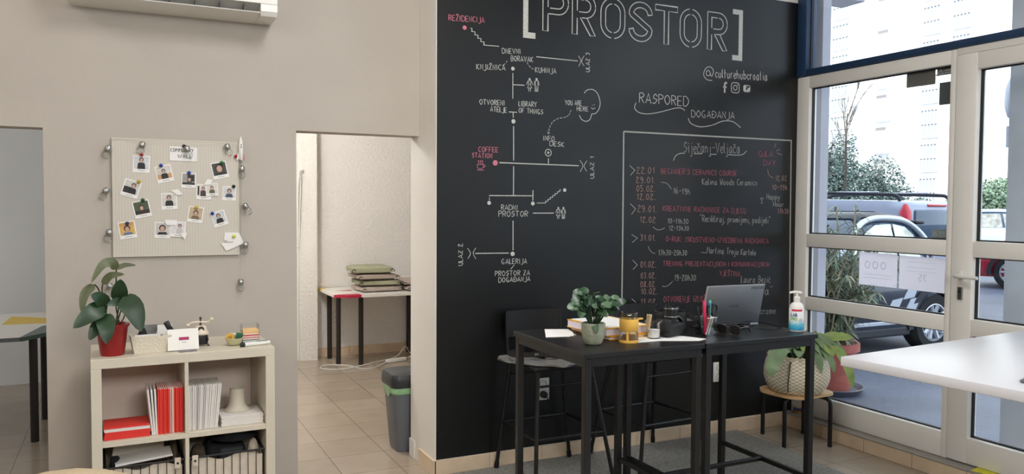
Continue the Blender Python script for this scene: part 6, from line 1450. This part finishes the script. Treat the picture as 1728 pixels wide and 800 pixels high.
for P, w_, k in FR:
    l_ = MB(); l_.leaf([(a, b_, max(c, .02)) for a, b_, c in P], w_*.85, 0, .2, up=(-.35, -.75, .55), shape=lambda t: max(.05, .35+.65*math.sin(PI*min(1, t*.95))*(1+.12*math.sin(t*26)) if t < .8 else (1-t)/.2*.75+.03)); l_.build('leaf', (m_fern, m_fern2)[int(k)], bk_, 60)
# striped pot on the sill
st = thing('striped_pot', 'small striped pot standing on the sill behind the low stool', 'pot', (3.872, 3.775, .084))
for (z0, z1, r0, r1, c_, nm) in ((0, .013, .026, .031, (206, 176, 96), 'yellow_band'), (.013, .02, .031, .033, (190, 70, 50), 'red_band'), (.02, .036, .033, .036, (70, 104, 150), 'blue_band'), (.036, .052, .036, .037, (206, 196, 176), 'pale_band')):
    MB().lathe([(0, z0), (r0, z0), (r1, z1), (0, z1)], n=24).build(nm, mat('stripe_%s' % nm, c_, .4), st, 50)

# ------------------------------------------------------------------ white table, chair back
wt = thing('work_table', 'large white table in the right foreground by the glass door', 'table', (2.164, 1.93, 0), math.radians(5.2))
b = MB(); b.box(0, 1.55, -.80, 0, .868, .90, bev=.004); b.build('tabletop', mat('white_laminate', (216, 216, 220), .3), wt, 40)
for x0, y0 in ((.80, -.74), (.80, -.40), (1.42, -.74), (1.42, -.40)): MB().box(x0, x0+.05, y0, y0+.05, 0, .84, bev=.004).build('leg', m_white, wt)
MB().box(.78, 1.49, -.75, -.34, .835, .868).build('under_frame', m_white, wt)
ed = thing('flat_device', 'dark flat device at the right edge of the white table', 'device', (2.355, 1.405, .9005), .3)
ed.scale = (1, 1, .7)
MB().box(-.035, .075, -.045, .03, 0, .014, bev=.006, seg=3).build('shell', m_grey, ed, 50); MB().box(-.02, .06, -.035, .02, .0142, .0155, bev=.0005).build('top_plate', m_blackplastic, ed)
ch = thing('armchair', 'beige upholstered chair in the lower left foreground', 'chair', (-.125, 1.60, 0), .25)
m_beige = mat('beige_upholstery', (178, 158, 128), .7, bump=.1, bscale=200)
b = MB(); prof = []
hw = .25; Zt = .928
out = [(-hw, .44)]+[(-hw+.0, .62)]+[(hw*math.cos(a)*(1), .70+(Zt-.70)*math.sin(a)**.9) for a in [PI-i*PI/16 for i in range(17)]]+[(hw, .62), (hw, .44)]
b.prism(out, -.04, .03, X=Matrix(((1, 0, 0, 0), (0, 0, -1, 0), (0, 1, 0, 0), (0, 0, 0, 1)))); 
o_ = b.build('backrest', m_beige, ch, 30); bv = o_.modifiers.new('soft', 'BEVEL'); bv.width = .025; bv.segments = 4
MB().box(-.25, .25, -.50, -.03, .38, .47, bev=.03, seg=3).build('seat', m_beige, ch, 50)
for sx in (-1, 1):
    for yy in (-.46, -.04): MB().tube([(sx*.2, yy, .39), (sx*.22, yy*1.03, 0)], [.018, .012], 10).build('leg', m_wood, ch, 50)
yt_ = MB(); yt_.box(-.05, .05, -.06, .045, 0, .004, bev=.0015)
tag(place(yt_.build('yellow_cloth', mat('yellow_green_cloth', (216, 210, 60), .8)), (3.86, 2.53, .0845), .2), 'yellow green cloth lying on the sill by the door', 'cloth')

# ------------------------------------------------------------------ notices stuck on the glass
def notice(label, y0, y1, z0, z1, m, marks=None, x=3.9245, nm='paper_notice'):
    t = MB(); t.box(0, .0007, y0, y1, z0, z1, 0)
    f = lambda u, v, d=0: (-.0002-d*.2, u, v)
    if marks: marks(t, f)
    return tag(place(t.build(nm, [m, mat('faint_print', (206, 201, 204), .8) if 'faint_print' not in bpy.data.materials else bpy.data.materials['faint_print']]), (x-.0045, 0, 0)), label, 'notice')
m_nt = mat('white_notice_paper', (244, 238, 240), .8)
def backlit(m, k):      # thin paper on the pane lets daylight through
    nt = m.node_tree; b = nt.nodes['Principled BSDF']; o = nt.nodes['Material Output']; t = nt.nodes.new('ShaderNodeBsdfTranslucent'); x = nt.nodes.new('ShaderNodeMixShader')
    t.inputs[0].default_value = b.inputs['Base Color'].default_value; x.inputs[0].default_value = k
    nt.links.new(b.outputs[0], x.inputs[1]); nt.links.new(t.outputs[0], x.inputs[2]); nt.links.new(x.outputs[0], o.inputs[0])
backlit(m_nt, .8); m_ng = mat('grey_notice_back', (120, 114, 110), .8); m_ng2 = mat('dark_grey_notice', (92, 96, 96), .8)
def mk1(t, f):
    for i in range(3): t.ribbon([(3.205+i*.055+.016*math.cos(a), 1.065+.02*math.sin(a)) for a in [k*PI/8 for k in range(16)]], .003, f, 1, closed=True)
    for z in (1.01, .99): t.ribbon([(3.15, z), (3.34, z)], .0015, f, 1)
def mk2(t, f):
    for z in (1.10, 1.07, 1.05): t.ribbon([(2.87, z), (3.05, z)], .0015, f, 1)
    for st_ in text_strokes('35', .05, .035): t.ribbon([(2.93+a, 1.0-0+b_) for a, b_ in st_], .003, f, 1)
notice('white paper notice on the glass, nearer the oleander', 3.112, 3.372, .945, 1.136, m_nt, mk1)
notice('white paper notice on the glass, nearer the door', 2.82, 3.10, .945, 1.131, m_nt, mk2)
notice('wide grey card at the top of the large pane', 2.907, 3.083, 2.064, 2.143, m_ng)
def mk3(t, f): t.ribbon([(2.862, 2.112), (2.878, 2.138), (2.894, 2.112)], .004, f, 1, closed=True); [t.ribbon([(2.815, z), (2.855, z)], .004, f, 1) for z in (2.115, 2.128)]
notice('small grey warning card in the top corner of the large pane', 2.808, 2.898, 2.104, 2.144, m_ng, mk3)
notice('dark grey upright card in the upper corner of the large pane', 2.802, 2.881, 1.947, 2.066, m_ng2)
def mk4(t, f): t.ribbon([(2.872, 1.252), (2.884, 1.272), (2.896, 1.252)], .003, f, 1, closed=True); [t.ribbon([(2.825, z), (2.862, z)], .003, f, 1) for z in (1.25, 1.262, 1.272)]
notice('small clear sticker in the bottom corner of the large pane', 2.812, 2.905, 1.238, 1.285, mat('frosted_sticker', (150, 156, 160), .4), mk4)

# ------------------------------------------------------------------ the room behind
bt_ = thing('side_table', 'white table with red and yellow corners in the back room', 'table', (1.60, 5.62, 0))
m_red = mat('crimson_paint', (170, 22, 58), .5); m_yelp = mat('yellow_paint', (226, 190, 70), .5)
def poly_top(pts, z0, z1, m, name, par): return MB().prism(pts, z0, z1).build(name, m, par)
HB = .635
def loc_(pts, ox, oy): return [(a-ox, b-oy) for a, b in pts]
MB().prism(loc_([(1.573, 7.288), (1.573, 6.69), (1.70, 6.612), (2.62, 6.612), (2.62, 7.288)], 1.60, 5.62), HB-.022, HB).build('tabletop', m_white, bt_)
MB().prism(loc_([(1.574, 6.685), (1.70, 6.6105), (1.79, 6.6105), (1.79, 6.70), (1.62, 6.72)], 1.60, 5.62), HB-.0225, HB+.001).build('red_corner', m_red, bt_)
MB().prism(loc_([(1.665, 7.0), (1.80, 7.03), (1.80, 6.95)], 1.60, 5.62), HB, HB+.001).build('red_patch', m_red, bt_)
MB().prism(loc_([(1.572, 7.18), (1.572, 7.2885), (1.66, 7.2885), (1.60, 7.2)], 1.60, 5.62), HB-.0225, HB+.001).build('yellow_corner', m_yelp, bt_)
m_leg = mat('dark_brown_leg', (34, 26, 22), .5)
for lx, ly in ((1.658, 7.215), (1.659, 6.886), (1.844, 6.831), (2.42, 7.256)): MB().cyl((lx-1.6, ly-5.62, 0), (lx-1.6, ly-5.62, HB-.022), .0215, n=16).build('leg', m_leg, bt_, 50)
# seat cushions piled on the table
m_sage = mat('sage_cushion', (158, 158, 132), .9, var=.08, scale=14, bump=.4, bscale=60); m_mauve = mat('mauve_cushion', (172, 158, 148), .9, var=.08, scale=14, bump=.4, bscale=60); m_tie = mat('dark_tie', (70, 66, 60), .9)
def cushion(label, loc, rz, m, w=.36, d=.36, th=.045, tilt=0):
    t = thing('seat_cushion', label, 'cushion', loc, rz, 'tied seat cushions on the back table'); t.rotation_euler = (0, tilt, rz)
    n = 10; b = MB(); vs = []; fs = []
    for s_ in (1, -1):
        for i in range(n+1):
            for j in range(n+1):
                u, v = i/n*2-1, j/n*2-1; e = (1-abs(u)**4)*(1-abs(v)**4); q = .004*math.cos(u*PI*2)*math.cos(v*PI*2)
                vs.append((u*w/2*(1-.03*v*v), v*d/2*(1-.03*u*u), th/2+s_*(th*.27+th*.23*e**.3-(q if s_ > 0 else 0)*e)))
    N_ = (n+1)**2
    for i in range(n):
        for j in range(n):
            a = i*(n+1)+j; c_ = a+n+1; fs += [(a, c_, c_+1, a+1), (N_+a, N_+a+1, N_+c_+1, N_+c_)]
    for k in range(n):
        for a, c_ in ((k, k+1), (n*(n+1)+k, n*(n+1)+k+1), (k*(n+1), (k+1)*(n+1)), (k*(n+1)+n, (k+1)*(n+1)+n)): fs.append((a, c_, N_+c_, N_+a))
    b.add(vs, fs); b.build('cover', m, t, 60)
    for s_ in (-1, 1): MB().tube(smooth3([(s_*w*.42, -d*.49, th*.5), (s_*w*.47, -d*.53, th*.7), (s_*w*.52, -d*.51, th*.4), (s_*w*.5, -d*.53, th*.3)], 4), .0035, 6).build('tie', m_tie, t, 60)
    return t
z = HB+.001
for i, (lab, dx, dy, r_, m, th) in enumerate((('mauve seat cushion at the bottom of the larger pile', .03, 0, .05, m_mauve, .05), ('sage green seat cushion second from the bottom of the larger pile', .025, .01, -.04, m_sage, .055), ('mauve seat cushion under the top two of the larger pile', .0, .0, .03, m_mauve, .05), ('sage green seat cushion on top of the larger pile', -.03, .01, -.08, m_sage, .065))):
    cushion(lab, (1.98+dx, 6.93+dy, z), r_, m, th=th, tilt=-.0); z += th+.001
cushion('mauve seat cushion at the bottom of the smaller pile by the jamb', (2.40, 6.92, HB+.001), .1, m_mauve, th=.045)
cushion('pale mauve seat cushion on the smaller pile by the jamb', (2.41, 6.93, HB+.047), -.1, m_mauve, th=.045)
socket('white double wall socket under the table in the back room', 1.729, .361, False, 7.31)
pw = thing('power_strip', 'white power strip with looped cable on the tiles under the back table', 'power strip', (0, 0, 0))
MB().box(-.10, .10, -.02, .02, 0, .03, bev=.006, X=Matrix.Translation((2.16, 6.82, .001)) @ Matrix.Rotation(.25, 4, 'Z')).build('socket_block', m_whiteplastic, pw, 40)
MB().tube(smooth3([(2.06, 6.79, .012), (1.95, 6.66, .006), (1.858, 6.60, .006), (1.78, 6.65, .006), (1.72, 6.80, .006), (1.60, 6.889, .006), (1.51, 6.86, .006), (1.49, 6.76, .006), (1.62, 6.661, .008), (1.80, 6.72, .01), (2.0, 6.85, .01), (2.2, 6.95, .02), (2.30, 6.99, .1), (2.36, 7.05, .03), (2.45, 7.1, .008)], 5), .0045, 6).build('cable', m_whiteplastic, pw, 60)
MB().tube(smooth3([(2.28, 6.86, .02), (2.30, 6.8, .04), (2.42, 6.82, .012), (2.5, 6.9, .008)], 5), .0045, 6).build('cable', m_whiteplastic, pw, 60)
# waste bin
bn = thing('waste_bin', 'grey swing-top waste bin with a green liner behind the wall end', 'waste bin', (1.478, 4.385, 0))
def rsec(w, d, r=.04, n=5): return [(p[0], p[1]) for p in (arc(w-r, d-r, r, r, 0, 90, n)+arc(-w+r, d-r, r, r, 90, 180, n)+arc(-w+r, -d+r, r, r, 180, 270, n)+arc(w-r, -d+r, r, r, 270, 360, n))]
def loft(levels, caps=True):
    b = MB(); vs = []; fs = []; n = None
    for (w, d, r, z) in levels:
        q = rsec(w, d, r); n = len(q); vs += [(a, c, z) for a, c in q]
    for i in range(len(levels)-1):
        for j in range(n): fs.append((i*n+j, i*n+(j+1) % n, (i+1)*n+(j+1) % n, (i+1)*n+j))
    if caps: fs += [tuple(range(n))[::-1], tuple(range((len(levels)-1)*n, len(levels)*n))]
    return b.add(vs, fs)
loft([(.105, .09, .04, 0), (.11, .095, .04, .02), (.138, .115, .045, .36)]).build('bin_body', mat('bin_grey', (98, 102, 108), .45), bn, 40)
loft([(.139, .117, .045, .335), (.146, .122, .045, .345), (.143, .12, .045, .385)], False).build('bin_liner', mat('green_bag', (142, 186, 140), .4), bn, 40)
MB().add([(-.148, -.06, .375), (-.149, .03, .375), (-.146, .02, .325), (-.143, -.02, .31), (-.145, -.05, .33), (-.1445, -.06, .375), (-.1455, .03, .375), (-.1425, .02, .325), (-.1395, -.02, .31), (-.1415, -.05, .33)], [(0, 1, 2, 3, 4), (9, 8, 7, 6, 5)]+[(i, (i+1) % 5, 5+(i+1) % 5, 5+i) for i in range(5)]).build('liner_flap', bpy.data.materials['green_bag'], bn)
loft([(.146, .124, .045, .372), (.15, .127, .045, .38), (.149, .126, .045, .425), (.14, .118, .04, .445), (.12, .10, .04, .452)]).build('bin_lid', mat('bin_lid_dark', (40, 43, 46), .4), bn, 40)
lb2 = MB()
for i in range(3): lb2.box(-.04+.0, .02, -.1205+.0, -.1195, .20+i*.035, .228+i*.035)
lb2.build('label_marks', mat('pale_print', (170, 172, 172), .6), bn)
# hook, cord and narrow panel in the back room
struct('trim_4', MB().box(1.352, 1.384, 7.2, 7.45, 0, 1.012, bev=.003), m_whiteplastic)
struct('wall_annex_recess', MB().box(.1, 1.386, 7.62, 7.75, 0, 2.6), m_back_plaster)
ck_ = thing('cord_hook', 'white hook with hanging white cord on the back room pier', 'hook', (1.385, 7.19, 1.70))
MB().tube(smooth3([(.03, .0, 0), (.025, -.03, -.005), (.0, -.045, -.01), (-.004, -.03, .012)], 4), .006, 8).box(.015, .045, -.004, .0, -.03, .03, bev=.002).build('hook', m_whiteplastic, ck_, 60)
MB().tube(smooth3([(.0, -.045, -.006), (-.01, -.035, -.1), (-.015, -.02, -.35), (-.012, -.01, -.68)], 5), .007, 8).tube(smooth3([(.008, -.04, -.006), (.01, -.03, -.15), (.004, -.02, -.4), (-.002, -.01, -.68)], 5), .005, 8).build('cord', m_whiteplastic, ck_, 60)
# painted table in the left room
lt = thing('side_table', 'white table with a dark green corner in the left room', 'table', (-.9, 5.8, 0))
O = (-.9, 5.8)
MB().prism(loc_([(-1.7, 5.27), (-.53, 5.27), (-.425, 5.41), (-.425, 6.42), (-1.7, 6.42)], *O), HB-.022, HB).build('tabletop', m_white, lt)
MB().prism(loc_([(-.545, 5.269), (-.53, 5.2692), (-.4245, 5.41), (-.4245, 5.78), (-.47, 5.70)], *O), HB-.0225, HB+.001).build('green_corner', mat('dark_green_paint', (56, 78, 70), .3), lt)
MB().prism(loc_([(-.69, 6.26), (-.70, 5.86), (-.4245, 5.83), (-.4245, 6.06)], *O), HB-.001, HB+.001).build('yellow_patch', m_yelp, lt)
MB().prism(loc_([(-1.7, 5.2685), (-.545, 5.2685), (-.545, 5.275), (-1.7, 5.275)], *O), HB-.0225, HB+.0002).build('grey_edge', m_grey, lt)
for lx, ly in ((-.49, 5.396), (-.477, 5.933), (-1.6, 5.396), (-1.6, 5.933)): MB().cyl((lx-O[0], ly-O[1], 0), (lx-O[0], ly-O[1], HB-.022), .0225, n=16).build('leg', m_leg, lt, 50)

# added unseen fittings for the ceiling lamps and the fill panels
for o in [o for o in C.objects if o.type == 'LIGHT' and o.name.startswith('ceiling_')]:
    p = o.location; top = CEIL if p.y < 4.2 else 2.6
    f_ = MB(); f_.cyl((0, 0, .03), (0, 0, max(.031, top-p.z)), .008, n=8)
    if o.data.type == 'AREA':
        w_, h_ = o.data.size/2+.03, o.data.size_y/2+.03; X = o.rotation_euler.to_matrix().to_4x4()
        f_.box(-w_, w_, -h_, h_, .012, .035, bev=.004, X=X)
    else:
        f_.lathe([(0, .10), (.05, .095), (.12, .085), (.12, .092), (.05, .108), (0, .112)], n=24)
    place(struct('ceiling_light_fitting', f_, m_whiteplastic, None, 40), p)
